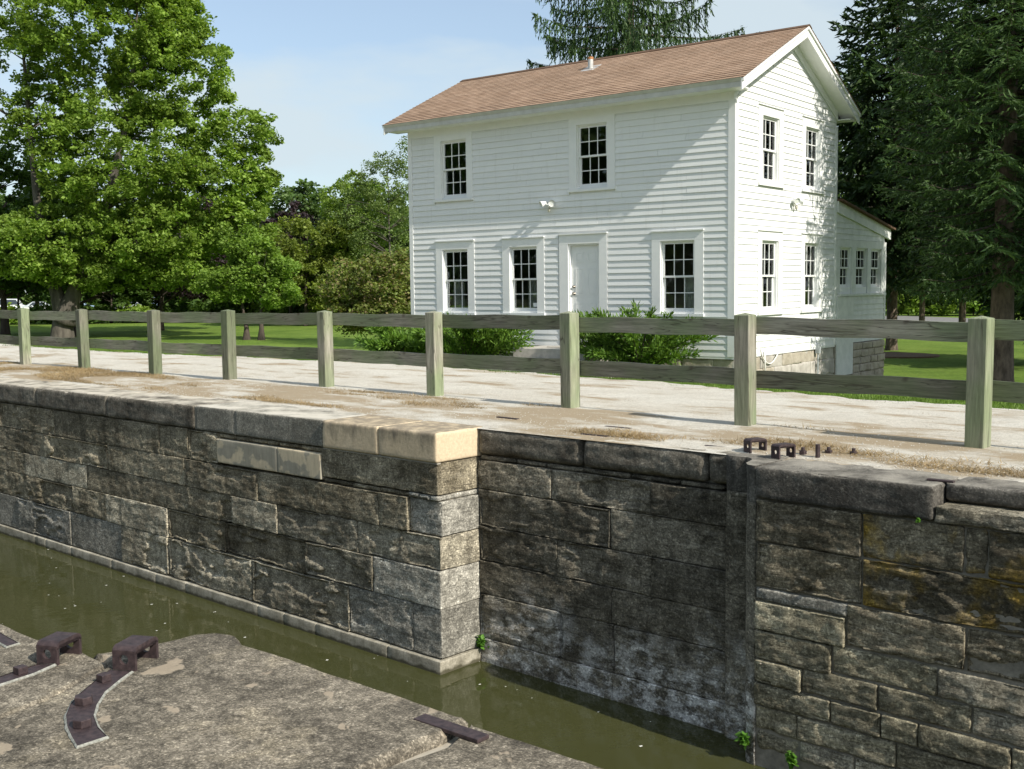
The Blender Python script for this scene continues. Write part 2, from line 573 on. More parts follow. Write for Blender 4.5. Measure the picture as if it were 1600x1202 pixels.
def glass_mat():
    n = N('window_glass', 0.02, 0.5)
    tr = n.n.new('ShaderNodeBsdfTransparent')
    tr.inputs['Color'].default_value = (0.86, 0.90, 0.89, 1)
    gl = n.n.new('ShaderNodeBsdfGlossy')
    gl.inputs['Roughness'].default_value = 0.015
    fr = n.n.new('ShaderNodeFresnel')
    fr.inputs['IOR'].default_value = 1.5
    wob = n.noise(n.pos(), 2.2, 2, 0.5)
    bp = n.n.new('ShaderNodeBump')
    bp.inputs['Strength'].default_value = 0.10
    bp.inputs['Distance'].default_value = 0.02
    n.l.new(wob, bp.inputs['Height'])
    n.l.new(bp.outputs['Normal'], gl.inputs['Normal'])
    mx = n.n.new('ShaderNodeMixShader')
    n.l.new(fr.outputs['Fac'], mx.inputs['Fac'])
    n.l.new(tr.outputs['BSDF'], mx.inputs[1])
    n.l.new(gl.outputs['BSDF'], mx.inputs[2])
    n.l.new(mx.outputs['Shader'], n.out.inputs['Surface'])
    M['glass'] = n.m


glass_mat()


def wood_mat():
    for name, st in (('wood_post', (16, 16, 0.9)), ('wood_rail', (0.9, 16, 16))):
        n = N(name, 0.85, 0.2)
        v = n.coord(st)
        r = n.rand()
        off = n.n.new('ShaderNodeVectorMath')
        off.operation = 'ADD'
        n.l.new(v, off.inputs[0])
        cmb = n.n.new('ShaderNodeCombineXYZ')
        for k in range(3):
            n.l.new(n.math('MULTIPLY', r, 37.0 + 11 * k), cmb.inputs[k])
        n.l.new(cmb.outputs[0], off.inputs[1])
        v = off.outputs[0]
        g = n.noise(v, 1.0, 6, 0.7, 0.8)
        c = n.mix(n.ramp(g, [(0.33, 0.0), (0.66, 1.0)]), (0.170, 0.165, 0.125), (0.340, 0.325, 0.265))
        wide = n.noise(n.pos((1, 1, 1)), 1.3, 3, 0.5)
        c = n.mix(n.ramp(wide, [(0.36, 0.0), (0.60, 0.75)]), c, (0.180, 0.228, 0.122))
        c = n.mix(1.0, c, n.ramp(r, [(0.0, 0.68), (1.0, 1.22)]), 'MULTIPLY')
        c = n.mix(0.6, c, n.ramp(n.noise(v, 4.0, 4, 0.7), [(0.35, 0.6), (0.65, 1.3)]), 'MULTIPLY')
        crk = n.noise(v, 0.55, 3, 0.5, 1.0)
        c = n.mix(n.ramp(crk, [(0.485, 0.0), (0.50, 0.7), (0.515, 0.0)]), c, (0.045, 0.038, 0.03))
        kn = n.noise(n.coord((3.2, 3.2, 3.2)), 1.0, 1, 0.4)
        c = n.mix(n.ramp(kn, [(0.77, 0.0), (0.80, 0.6)]), c, (0.07, 0.055, 0.04))
        n.col(c)
        n.bump(n.math('ADD', g, n.math('MULTIPLY', n.ramp(crk, [(0.485, 1.0), (0.50, 0.0), (0.515, 1.0)]), 0.6)), 0.45, 0.008)
        M[name] = n.m


wood_mat()


def roof_mat():
    n = N('shingle', 0.95, 0.15)
    v = n.coord((1, 1, 1))
    br = n.n.new('ShaderNodeTexBrick')
    br.offset = 0.5
    br.inputs['Scale'].default_value = 1.0
    br.inputs['Brick Width'].default_value = 0.30
    br.inputs['Row Height'].default_value = 0.1335
    br.inputs['Mortar Size'].default_value = 0.004
    br.inputs['Color1'].default_value = (0.305, 0.205, 0.142, 1)
    br.inputs['Color2'].default_value = (0.375, 0.262, 0.188, 1)
    br.inputs['Mortar'].default_value = (0.12, 0.075, 0.05, 1)
    # u along the ridge, v up the slope
    uv = n.n.new('ShaderNodeUVMap')
    n.l.new(uv.outputs['UV'], br.inputs['Vector'])
    c = n.mix(0.8, br.outputs['Color'], n.ramp(n.noise(n.pos((1, 1, 2)), 1.3, 5, 0.65), [(0.35, 0.86), (0.65, 1.12)]), 'MULTIPLY')
    c = n.mix(0.6, c, n.ramp(n.noise(n.pos((0.8, 4, 6)), 5, 4, 0.7), [(0.35, 0.82), (0.65, 1.18)]), 'MULTIPLY')
    c = n.mix(0.6, c, n.ramp(n.noise(n.pos(), 90, 3, 0.7), [(0.3, 0.6), (0.7, 1.4)]), 'MULTIPLY')
    n.col(c)
    n.bump(n.noise(n.pos(), 90, 3, 0.7), 0.5, 0.006)
    M['shingle'] = n.m


roof_mat()


def leaf_mat(name, c1, c2, trans=0.42, c3=None):
    n = N(name, 0.55, 0.25)
    r = n.island()
    stops = [(0.0, c1), (1.0, c2)] if c3 is None else [(0.0, c1), (0.72, c2), (0.84, c3), (1.0, c3)]
    c = n.ramp(r, stops)
    c = n.mix(0.85, c, n.ramp(n.noise(n.pos(), 0.55, 3, 0.5), [(0.35, 0.72), (0.65, 1.28)]), 'MULTIPLY')
    n.col(c)
    tl = n.n.new('ShaderNodeBsdfTranslucent')
    n.l.new(n.mix(1.0, c, (1.25, 1.25, 0.55), 'MULTIPLY'), tl.inputs['Color'])
    mx = n.n.new('ShaderNodeMixShader')
    mx.inputs['Fac'].default_value = trans
    n.l.new(n.b.outputs['BSDF'], mx.inputs[1])
    n.l.new(tl.outputs['BSDF'], mx.inputs[2])
    n.l.new(mx.outputs['Shader'], n.out.inputs['Surface'])
    M[name] = n.m


leaf_mat('leaf_maple', (0.130, 0.222, 0.030), (0.262, 0.372, 0.068))
leaf_mat('leaf_bright', (0.125, 0.215, 0.03), (0.225, 0.345, 0.06))
leaf_mat('leaf_dark', (0.048, 0.098, 0.02), (0.1, 0.165, 0.034))
leaf_mat('leaf_olive', (0.14, 0.19, 0.034), (0.235, 0.29, 0.065))
leaf_mat('leaf_far', (0.08, 0.145, 0.04), (0.14, 0.215, 0.07))
leaf_mat('leaf_plum', (0.030, 0.020, 0.024), (0.062, 0.042, 0.046), 0.2)
leaf_mat('leaf_crab', (0.125, 0.175, 0.034), (0.225, 0.270, 0.075), 0.4, (0.24, 0.20, 0.10))
leaf_mat('leaf_airy', (0.12, 0.185, 0.05), (0.21, 0.28, 0.095))
leaf_mat('needle', (0.020, 0.046, 0.014), (0.050, 0.088, 0.022), 0.15)
leaf_mat('needle_light', (0.024, 0.058, 0.016), (0.066, 0.118, 0.028), 0.15)
leaf_mat('juniper', (0.070, 0.150, 0.020), (0.160, 0.270, 0.042), 0.3)
leaf_mat('grass_green', (0.080, 0.145, 0.022), (0.155, 0.235, 0.045), 0.3)
leaf_mat('grass_dry', (0.22, 0.155, 0.08), (0.42, 0.32, 0.19), 0.25)
leaf_mat('weed', (0.10, 0.25, 0.03), (0.16, 0.34, 0.05), 0.35)


def lawn_mat():
    n = N('lawn', 0.9, 0.15)
    p = n.pos()
    c = n.mix(n.ramp(n.noise(p, 0.35, 5, 0.6), [(0.35, 0.0), (0.65, 1.0)]), (0.100, 0.170, 0.024), (0.165, 0.245, 0.042))
    c = n.mix(0.85, c, n.ramp(n.noise(n.pos((1, 1, 1)), 9, 5, 0.75), [(0.32, 0.62), (0.68, 1.35)]), 'MULTIPLY')
    c = n.mix(n.ramp(n.noise(n.pos((1, 1, 1), (5, 3, 0)), 1.1, 4, 0.6), [(0.62, 0.0), (0.74, 0.45)]), c, (0.185, 0.18, 0.065))
    n.col(c)
    n.bump(n.noise(p, 26, 5, 0.8), 0.9, 0.05)
    M['lawn'] = n.m


lawn_mat()


def gravel_mat():
    n = N('gravel', 0.95, 0.15)
    p = n.pos()
    lk = n.coord()                     # object coords: x along the lock, y away from it
    y = n.sep(lk, 'Y')
    c = n.mix(n.ramp(n.noise(p, 1.2, 5, 0.6), [(0.35, 0.0), (0.65, 1.0)]), (0.53, 0.495, 0.425), (0.60, 0.572, 0.505))
    c = n.mix(0.75, c, n.ramp(n.noise(p, 55, 4, 0.8), [(0.3, 0.62), (0.7, 1.32)]), 'MULTIPLY')
    c = n.mix(0.5, c, n.ramp(n.noise(p, 14, 4, 0.7), [(0.3, 0.75), (0.7, 1.2)]), 'MULTIPLY')
    # matted brown thatch in the strip between the coping and the fence, thinner on the path
    th = n.noise(n.coord((0.55, 1.5, 1), 'Object', (1.3, 0.4, 0)), 1.0, 6, 0.66)
    strip = n.ramp(n.math('DIVIDE', y, 7.0), [(0.02, 0.0), (0.15, 0.10), (0.20, 0.115), (0.33, 0.115), (0.335, -0.20), (1.0, -0.32)])
    k = n.math('ADD', th, strip)
    th2 = n.ramp(k, [(0.52, 0.0), (0.63, 0.8)])
    dead = n.mix(n.noise(p, 40, 4, 0.8), (0.20, 0.14, 0.075), (0.40, 0.31, 0.19))
    c = n.mix(th2, c, dead)
    n.col(c)
    n.bump(n.math('ADD', n.noise(p, 55, 5, 0.8), n.noise(p, 130, 2, 0.7)), 0.7, 0.012)
    M['gravel'] = n.m


gravel_mat()


def water_mat():
    n = N('water', 0.05, 0.5)
    p = n.pos()
    c = n.mix(n.noise(p, 0.5, 3), (0.043, 0.046, 0.016), (0.054, 0.056, 0.022))
    n.col(c)
    n.b.inputs['IOR'].default_value = 1.33
    h = n.math('ADD', n.noise(n.pos((1.4, 1.0, 1), (0, 0, 0), (0, 0, 0.5)), 2.2, 3, 0.5, 0.7), n.math('MULTIPLY', n.noise(p, 9, 2, 0.5), 0.25))
    n.bump(h, 0.10, 0.05)
    M['water'] = n.m


water_mat()


def car_paint(name, c):
    n = N(name, 0.3, 0.5)
    n.col(n.mix(n.noise(n.pos(), 2, 2), c, tuple(0.94 * x for x in c)))
    n.b.inputs['Coat Weight'].default_value = 0.5
    M[name] = n.m


car_paint('car_white', (0.70, 0.72, 0.75))
car_paint('car_blue', (0.30, 0.42, 0.60))
car_paint('car_silver', (0.50, 0.54, 0.58))
car_paint('car_glass', (0.03, 0.04, 0.05))
car_paint('lamp_lens', (0.75, 0.77, 0.74))
car_paint('sensor_beige', (0.58, 0.56, 0.45))

# ------------------------------------------------------------------ the lock frame
LA = RAD(-4.8)
LO = Vector((1.9171, -10.9247, 0.0))
CT, ST = math.cos(LA), math.sin(LA)


def lk(t, n, z=0.0):
    return Vector((LO.x + t * CT - n * ST, LO.y + t * ST + n * CT, z))


def lkn(P):
    """world xy arrays -> lock n"""
    return -(P[:, 0] - LO.x) * ST + (P[:, 1] - LO.y) * CT


ZC = -0.06          # coping level
ZW = -2.75          # water level


def ground_h(n):
    n = np.asarray(n, dtype=float)
    a = np.clip((n - 5.6) / 5.6, 0, 1)
    a = a * a * (3 - 2 * a)
    return -0.02 - 0.42 * a - 0.052 * np.clip(n - 10.5, 0, 11)


def gz(x, y):
    return float(ground_h(lkn(np.array([[x, y]])))[0])


def sheet(name, ts, ns, zf, mat, smooth=True):
    tt, nn = np.meshgrid(ts, ns, indexing='ij')
    V = np.stack([tt.ravel(), nn.ravel(), zf(tt, nn).ravel()], 1)
    a, b = len(ts), len(ns)
    i, j = np.meshgrid(np.arange(a - 1), np.arange(b - 1), indexing='ij')
    q = (i * b + j).ravel()
    F = np.stack([q, q + b, q + b + 1, q + 1], 1)
    o = put(name, mesh_np(name, V, F, [mat], smooth), None, (LO.x, LO.y, 0), LA)
    return o


# lawn: one sheet from behind the coping to the horizon
ns = np.concatenate([np.arange(1.1, 26, 0.4), np.arange(26, 120, 4), np.array([150, 220, 400, 900])])
ts = np.concatenate([[-900, -400, -250], np.arange(-180, -40, 6), np.arange(-40, 20, 0.8), np.arange(20, 70, 5), [120, 300, 900]])
lawn_o = sheet('lawn', ts, ns, lambda t, n: ground_h(n) - 0.03 + 0.05 * (fbm(np.stack([t.ravel() * 0.25, n.ravel() * 0.25, 0 * t.ravel()], 1), 2).reshape(t.shape) - 0.5) * np.clip((n - 5) / 3, 0, 1), M['lawn'])
tag(lawn_o, kind='structure')
# ground on the camera's side of the lock
near_o = sheet('near_bank_ground', np.array([-900, -300, -60, -20, 0, 10, 20, 60, 300, 900.0]), np.array([-900, -300, -60, -20, -10.4]), lambda t, n: 0 * t - 0.10, M['lawn'])
tag(near_o, kind='structure')

# crushed-stone towpath, from the coping to a ragged grass edge
pts_n = np.linspace(0, 1, 46)
edge_t = np.array([-60, -25.4, -18, -15, -10.7, -7.4, -3.6, -0.7, 0.8, 2.5, 3.6, 4.4, 9, 30.0])
edge_n = np.array([6.0, 6.05, 5.7, 6.1, 6.6, 6.65, 6.35, 6.0, 5.55, 5.5, 5.45, 5.3, 5.2, 5.2])
ts = np.concatenate([np.arange(-60, -26, 1.0), np.arange(-26, 8, 0.11), np.arange(8, 30, 1.0)])
V = np.zeros((len(ts), len(pts_n), 3))
for i, t in enumerate(ts):
    e = np.interp(t, edge_t, edge_n)
    e += 0.55 * (fbm(np.array([[t * 0.9, 3.3, 0.0]]), 3)[0] - 0.5) + 0.28 * (fbm(np.array([[t * 5.1, 9.1, 0.0]]), 2)[0] - 0.5)
    V[i, :, 0] = t
    V[i, :, 1] = 0.62 + (e - 0.62) * pts_n
V2 = V.reshape(-1, 3)
nz_ = V2[:, 1]
V2[:, 2] = np.interp(nz_, [0.62, 0.95, 1.5, 2.2, 4.0, 6.8], [-0.075, -0.045, -0.015, 0.0, 0.012, -0.012])
V2[:, 2] += 0.03 * (fbm(np.stack([V2[:, 0] * 1.2, V2[:, 1] * 1.2, 0 * nz_], 1), 3) - 0.5) * np.clip((nz_ - 0.9) / 0.4, 0.15, 1)
b = len(pts_n)
i, j = np.meshgrid(np.arange(len(ts) - 1), np.arange(b - 1), indexing='ij')
q = (i * b + j).ravel()
path_o = put('towpath', mesh_np('towpath', V2, np.stack([q, q + b, q + b + 1, q + 1], 1), [M['gravel']], True), None, (LO.x, LO.y, 0), LA)
tag(path_o, kind='structure')

# water
wt = MB().add([(-120, -6.6, ZW), (60, -6.6, ZW), (60, 1.2, ZW), (-120, 1.2, ZW)], [(0, 1, 2, 3)]).build('canal_water', M['water'], None, loc=(LO.x, LO.y, 0), rz=LA)
tag(wt, kind='structure')
bedo = MB().add([(-120, -9, -4.2), (60, -9, -4.2), (60, 3, -4.2), (-120, 3, -4.2)], [(0, 1, 2, 3)]).build('canal_bed', M['soil_bank'], None, loc=(LO.x, LO.y, 0), rz=LA)
tag(bedo, kind='structure')

rgw = np.random.default_rng(31)
Pw = np.stack([rgw.uniform(-14, 7, 260), rgw.uniform(-5.4, 0.6, 260), np.full(260, ZW + 0.004)], 1)
an_ = rgw.uniform(0, 6.28, 260)
sz_ = rgw.uniform(0.006, 0.022, 260)
Vw = np.stack([np.stack([Pw[:, 0] + sz_ * np.cos(an_ + q) * (1.0 if q % 3.2 < 1 else 0.6), Pw[:, 1] + sz_ * np.sin(an_ + q), Pw[:, 2]], 1) for q in (0, 1.57, 3.14, 4.71)], 1).reshape(-1, 3)
fd = put('floating_specks', mesh_np('floating_specks', Vw, np.arange(1040).reshape(-1, 4), [M['cable_white']]), None, (LO.x, LO.y, 0), LA)
tag(fd, 'pale specks of leaf and seed fluff floating on the canal', 'debris', kind='stuff')

# road beyond the lawn on the right
rp = MB()
ctr = [(-60, 84), (-33, 70.5), (-19, 62), (-7, 52.8), (8, 41), (40, 14)]
rv = []
for i, (x, y) in enumerate(ctr):
    a = Vector(ctr[max(i - 1, 0)])
    b2 = Vector(ctr[min(i + 1, len(ctr) - 1)])
    d = (b2 - a).normalized()
    nrm = Vector((-d.y, d.x))
    for s_ in (-3.2, 3.2):
        p = Vector((x, y)) + nrm * s_
        rv.append((p.x, p.y, -0.985))
rp.add(rv, [(2 * k, 2 * k + 1, 2 * k + 3, 2 * k + 2) for k in range(len(ctr) - 1)])
tag(rp.build('road', M['asphalt']), kind='structure')


# ------------------------------------------------------------------ cut stones
def lines(a, b, res, r):
    L = b - a
    r = min(r, L * 0.3)
    inner = max(2, int(math.ceil((L - 2 * r) / res)))
    return np.unique(np.concatenate([[a, a + r * 0.45], np.linspace(a + r, b - r, inner + 1), [b - r * 0.45, b]]))


def stone_mesh(name, t0, t1, n0, n1, z0, z1, mat, res=0.034, r=0.008, rough=0.012, strata=0.012, spall=0.0, spall_thr=0.62, seed=0.0, back=False, offs=0.0, top_res=0.12):
    """a block in the lock frame whose front faces -n; rounded arrises, tooled and flaked faces"""
    n0 = n0 + offs
    T_, Z_ = lines(t0, t1, res, r), lines(z0, z1, res * 0.55, r)
    Nn = lines(n0, n1, top_res, r) if (n1 - n0) > 0.3 else np.array([n0, n0 + r * 0.45, n0 + r, n0 + (n1 - n0) * 0.5, n1])
    a, b, c = len(T_), len(Nn), len(Z_)
    I, J, K = np.meshgrid(np.arange(a), np.arange(b), np.arange(c), indexing='ij')
    surf = (I == 0) | (I == a - 1) | (J == 0) | (K == 0) | (K == c - 1)
    idx = -np.ones((a, b, c), dtype=np.int64)
    idx[surf] = np.arange(surf.sum())
    P = np.stack([T_[I[surf]], Nn[J[surf]], Z_[K[surf]]], 1)
    fs = []

    def quad(A, B, C_, D):
        fs.append(np.stack([A.ravel(), B.ravel(), C_.ravel(), D.ravel()], 1))
    g = idx[:, 0, :]
    quad(g[:-1, :-1], g[1:, :-1], g[1:, 1:], g[:-1, 1:])
    g = idx[:, :, -1]
    quad(g[:-1, :-1], g[1:, :-1], g[1:, 1:], g[:-1, 1:])
    g = idx[:, :, 0]
    quad(g[:-1, :-1], g[:-1, 1:], g[1:, 1:], g[1:, :-1])
    g = idx[0, :, :]
    quad(g[:-1, :-1], g[:-1, 1:], g[1:, 1:], g[1:, :-1])
    g = idx[-1, :, :]
    quad(g[:-1, :-1], g[1:, :-1], g[1:, 1:], g[:-1, 1:])
    F = np.concatenate(fs)
    lo = np.array([t0 + r, n0 + r, z0 + r])
    hi = np.array([t1 - r, n1 + 1.0, z1 - r])
    Q = np.clip(P, lo, hi)
    D = P - Q
    ln = np.linalg.norm(D, axis=1, keepdims=True)
    ln[ln < 1e-9] = 1
    D = D / ln
    P = Q + D * r
    s3 = np.array([seed * 3.17, seed * 1.31, seed * 2.7])
    d = rough * 1.3 * (fbm(P * 3.5 + s3, 3) - 0.5) + rough * 1.6 * (fbm(P * np.array([11, 11, 16]) + s3, 3) - 0.5)
    if strata:
        q = fbm(P * np.array([1.5, 1.5, 9.0]) + s3 * 1.7, 4)
        d += strata * 0.5 * (np.clip((q - 0.5) * 7, -1, 1))
        d += strata * 0.9 * (np.floor(q * 9 + 0.5 * vnoise(P * 9 + s3)) / 9 - q) * 9 * 0.7
    if spall:
        q = fbm(P * np.array([1.9, 1.9, 3.1]) + s3 * 0.7 + 4.4, 4) + 0.10 * (vnoise(P * np.array([2.5, 2.5, 22.0]) + s3) - 0.5)
        d -= spall * np.clip((q - spall_thr) * 70, 0, 1) * (0.75 + 0.5 * vnoise(P * 6 + s3))
    # chipped arrises
    e = np.minimum(np.minimum(P[:, 0] - t0, t1 - P[:, 0]), np.minimum(P[:, 2] - z0, z1 - P[:, 2]))
    chip = np.clip((fbm(P * 7 + s3 + 1.9, 2) - 0.56) * 8, 0, 1) * np.clip(1 - e / 0.06, 0, 1)
    d -= chip * min(0.03, rough * 2.2)
    d *= 0.55
    w = np.where(np.abs(D[:, 1]) > 0.3, 1.0, 0.35)
    P = P + D * (d * w)[:, None]
    return mesh_np(name, P, F, [mat], True)


far_wall = empty('lock_wall', (LO.x, LO.y, 0), LA)
tag(far_wall, 'weathered dark limestone lock wall across the water, with a stepped-back gate recess', 'lock wall')
seedc = [0.0]


def stone(parent, nm, t0, t1, z0, z1, n0, mat, depth=0.20, gap=0.0035, **kw):
    seedc[0] += 1.37
    g = gap
    if t1 < -12.5 or t0 > 6.5:          # beyond the picture edge: coarser lattice
        kw.update(res=0.14, top_res=0.3)
    me = stone_mesh(nm, t0 + g, t1 - g, n0, n0 + depth, z0 + g, z1 - g, M[mat], seed=seedc[0], **kw)
    return put(nm, me, parent)


RS = random.Random(3)


def course(parent, z0, z1, joints, mats, n0=0.0, nm='stone', **kw):
    for k in range(len(joints) - 1):
        m = mats[k] if isinstance(mats, (list, tuple)) else mats
        opt = dict(kw)
        if n0 == 0.0 and abs(joints[k + 1]) < 0.03:      # corner block: its end face shows too
            opt.update(depth=0.95 if nm == 'coping_stone' else 0.75, top_res=0.035)
        if isinstance(m, tuple):
            opt.update(m[1])
            m = m[0]
        opt.setdefault('offs', RS.uniform(-0.012, 0.012))
        stone(parent, nm, joints[k], joints[k + 1], z0, z1, n0, m, **opt)


D_ = 'stone_dark'
MI = 'stone_mid'
GR = 'stone_grey'
sp1 = dict(spall=0.045, spall_thr=0.53, strata=0.016, rough=0.018)
sp2 = dict(spall=0.065, spall_thr=0.50, strata=0.022, rough=0.024)
flat = dict(rough=0.005, strata=0.003)
# chamber wall left of the recess (courses from the top down)
cop = dict(depth=0.95, nm='coping_stone', r=0.05, rough=0.012, strata=0.006)
course(far_wall, -0.40, ZC, [-20.5, -18.3, -16.2, -14, -11.9, -9.66, -7.27, -4.82], 'coping_dark', offs=-0.02, **cop)
course(far_wall, -0.40, ZC, [-4.82, -3.87, -2.0], 'coping_grey', offs=0.0, depth=0.95, nm='coping_stone', r=0.022, rough=0.005, strata=0.0)
course(far_wall, -0.40, ZC, [-2.0, -0.97, 0.0], 'stone_tan', offs=-0.02, depth=0.95, nm='coping_stone', r=0.028, rough=0.004, strata=0.0)
course(far_wall, -0.83, -0.40, [-20.5, -18.7, -16.9, -15.2, -13.2, -11.1, -9.08, -8.0, -5.8, -5.04, -4.3],
       [D_, D_, D_, D_, D_, (D_, sp1), D_, D_, (D_, dict(strata=0.02)), (D_, sp1)])
course(far_wall, -0.47, -0.405, [-4.3, -3.9, -3.55, -3.2, -2.95, -2.5, -2.05], D_, offs=0.03, rough=0.02, r=0.02)
course(far_wall, -0.80, -0.475, [-4.3, -2.94, -2.05], ['stone_patched', 'stone_patched'], rough=0.003, strata=0.0, offs=-0.012, r=0.01)
course(far_wall, -0.76, -0.40, [-2.05, -0.02], [(D_, dict(rough=0.014))])
course(far_wall, -0.83, -0.77, [-2.05, -1.5, -1.0, -0.52], D_, offs=0.025, rough=0.02, r=0.02)
course(far_wall, -0.83, -0.765, [-0.52, -0.33, -0.16, -0.02], GR, offs=0.004, rough=0.02, r=0.02)
course(far_wall, -1.22, -0.83, [-20.5, -18.2, -16, -13.8, -11.6, -9.48, -7.34, -5.15, -3.4, -1.01, -0.52, 0.0],
       [D_, D_, D_, D_, D_, (D_, sp1), D_, (D_, sp1), D_, (D_, dict(strata=0.016)), (GR, dict(offs=0.045, rough=0.018)), (GR, dict(rough=0.022, offs=-0.005))])
course(far_wall, -1.60, -1.22, [-20.5, -18.6, -16.4, -14.4, -12.4, -10.24, -8.05, -5.11, -4.0, -2.99, -1.4, 0.0],
       [D_, D_, D_, D_, D_, (MI, flat), D_, (D_, sp1), (MI, dict(rough=0.01)), (MI, sp1), (MI, dict(spall=0.03, spall_thr=0.56)), (MI, dict(spall=0.03, spall_thr=0.58))])
course(far_wall, -2.03, -1.60, [-20.5, -18.4, -16.2, -14.1, -12.1, -10.2, -8.53, -7.44, -5.66, -4.2, -2.43, -1.14, 0.0],
       [D_, D_, D_, D_, (D_, sp1), (D_, sp2), (D_, sp1), MI, (D_, sp2), (D_, sp2), (MI, sp2), (GR, dict(rough=0.012)), ])
course(far_wall, -2.59, -2.03, [-20.5, -18.5, -16.5, -14.5, -12.5, -10.58, -8.64, -7.0, -5.68, -3.6, -1.59, -0.47, 0.0],
       [MI, MI, MI, MI, (GR, flat), (GR, dict(spall=0.06, spall_thr=0.5, rough=0.01)), (GR, flat), (MI, dict(spall=0.06, spall_thr=0.5)), (MI, sp2), (MI, sp2), (GR, dict(spall=0.025, spall_thr=0.56, strata=0.02)), (GR, dict(rough=0.008))])
course(far_wall, -3.3, -2.60, [-20.5, -18, -16, -14, -12, -9.89, -9.51, -8.61, -7.29, -5.98, -5.17, -3.43, -2.86, -2.2, -0.87, 0.02],
       'footing_concrete', nm='footing_block', offs=-0.035, rough=0.003, strata=0.0, r=0.012, depth=0.2, res=0.12)
# recess wall
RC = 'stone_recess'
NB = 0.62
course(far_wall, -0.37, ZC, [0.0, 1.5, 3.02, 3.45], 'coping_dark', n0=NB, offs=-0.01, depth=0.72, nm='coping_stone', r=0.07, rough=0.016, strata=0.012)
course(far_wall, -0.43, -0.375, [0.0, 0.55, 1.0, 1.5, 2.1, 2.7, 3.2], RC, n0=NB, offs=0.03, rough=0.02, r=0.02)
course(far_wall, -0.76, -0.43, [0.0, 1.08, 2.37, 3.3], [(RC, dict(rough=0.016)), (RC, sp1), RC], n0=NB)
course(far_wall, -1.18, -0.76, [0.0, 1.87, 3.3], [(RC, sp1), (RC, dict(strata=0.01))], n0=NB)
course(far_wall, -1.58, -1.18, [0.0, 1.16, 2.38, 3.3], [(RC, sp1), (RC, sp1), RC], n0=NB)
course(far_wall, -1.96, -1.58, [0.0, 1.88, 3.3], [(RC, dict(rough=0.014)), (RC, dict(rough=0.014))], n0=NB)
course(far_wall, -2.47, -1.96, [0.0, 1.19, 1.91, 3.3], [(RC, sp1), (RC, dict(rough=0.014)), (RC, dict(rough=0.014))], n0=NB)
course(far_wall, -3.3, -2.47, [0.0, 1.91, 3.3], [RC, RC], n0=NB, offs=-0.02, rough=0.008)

# hollow quoin where the gate post turned: one tall concave shaft
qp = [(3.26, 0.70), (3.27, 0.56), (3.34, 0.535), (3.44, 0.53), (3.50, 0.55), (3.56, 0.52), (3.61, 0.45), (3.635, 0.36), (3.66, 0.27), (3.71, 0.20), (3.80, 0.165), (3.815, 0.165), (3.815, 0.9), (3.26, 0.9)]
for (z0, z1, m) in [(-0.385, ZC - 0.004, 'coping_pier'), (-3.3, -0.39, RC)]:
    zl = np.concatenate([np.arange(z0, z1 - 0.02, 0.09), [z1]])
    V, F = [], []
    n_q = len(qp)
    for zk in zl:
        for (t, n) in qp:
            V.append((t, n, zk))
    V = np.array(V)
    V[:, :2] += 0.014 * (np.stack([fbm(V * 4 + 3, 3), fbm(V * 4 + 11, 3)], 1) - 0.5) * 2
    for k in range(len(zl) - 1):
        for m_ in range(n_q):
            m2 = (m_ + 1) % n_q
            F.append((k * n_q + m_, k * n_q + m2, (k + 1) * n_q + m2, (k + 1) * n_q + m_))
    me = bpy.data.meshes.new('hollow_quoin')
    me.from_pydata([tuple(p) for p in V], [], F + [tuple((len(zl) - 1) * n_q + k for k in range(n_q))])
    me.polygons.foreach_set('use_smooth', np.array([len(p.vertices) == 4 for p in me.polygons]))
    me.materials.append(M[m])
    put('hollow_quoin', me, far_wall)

# right-hand wall beyond the quoin
OL = 'stone_olive'
MO = 'stone_moss'
NE = 0.15
rr = dict(r=0.012, rough=0.024, strata=0.016)
course(far_wall, -0.345, ZC, [3.82, 5.385], 'coping_pier', n0=NE, offs=-0.03, depth=1.25, nm='coping_stone', r=0.03, rough=0.012, strata=0.0, top_res=0.07)
course(far_wall, -0.205, ZC, [5.39, 7.6, 10], 'coping_pier', n0=NE + 0.17, offs=0.0, depth=1.0, nm='coping_stone', r=0.03, rough=0.012, strata=0.0)
course(far_wall, -0.345, -0.21, [5.39, 7.0, 8.8, 10], [(MI, rr), (MI, rr), (MI, rr)], n0=NE, offs=-0.02, depth=0.4)
course(far_wall, -0.72, -0.35, [3.82, 4.79, 5.61, 5.79, 7.2, 8.6, 10], [(D_, rr), (MO, rr), (MO, dict(r=0.03, rough=0.02)), (MO, rr), (D_, rr), (D_, rr)], n0=NE, gap=0.006)
course(far_wall, -1.12, -0.72, [3.82, 4.80, 6.4, 7.9, 10], [(D_, sp1), (MO, dict(strata=0.03, rough=0.022, spall=0.04, spall_thr=0.55)), (D_, sp1), (D_, sp1)], n0=NE, gap=0.006)
course(far_wall, -1.24, -1.125, [3.82, 4.68], [(GR, dict(rough=0.012))], n0=NE, offs=-0.01, r=0.02)
course(far_wall, -1.50, -1.245, [3.82, 4.66], [(OL, rr)], n0=NE, offs=-0.02)
course(far_wall, -1.48, -1.125, [4.67, 5.64, 7.1, 10], [(D_, sp1), (D_, sp1), (D_, rr)], n0=NE, gap=0.006)
course(far_wall, -1.76, -1.505, [3.82, 4.54], [(OL, rr)], n0=NE, offs=-0.02)
course(far_wall, -1.73, -1.49, [4.55, 5.43, 6.3, 7.6, 10], [(OL, rr), (MI, rr), (D_, rr), (D_, rr)], n0=NE, gap=0.007)
course(far_wall, -1.97, -1.765, [3.82, 4.27], [(OL, rr)], n0=NE, offs=-0.03)
course(far_wall, -1.96, -1.74, [4.28, 4.95, 5.7, 6.6, 8.2, 10], [(OL, rr), (OL, rr), (MI, rr), (MI, rr), (MI, rr)], n0=NE, gap=0.007)
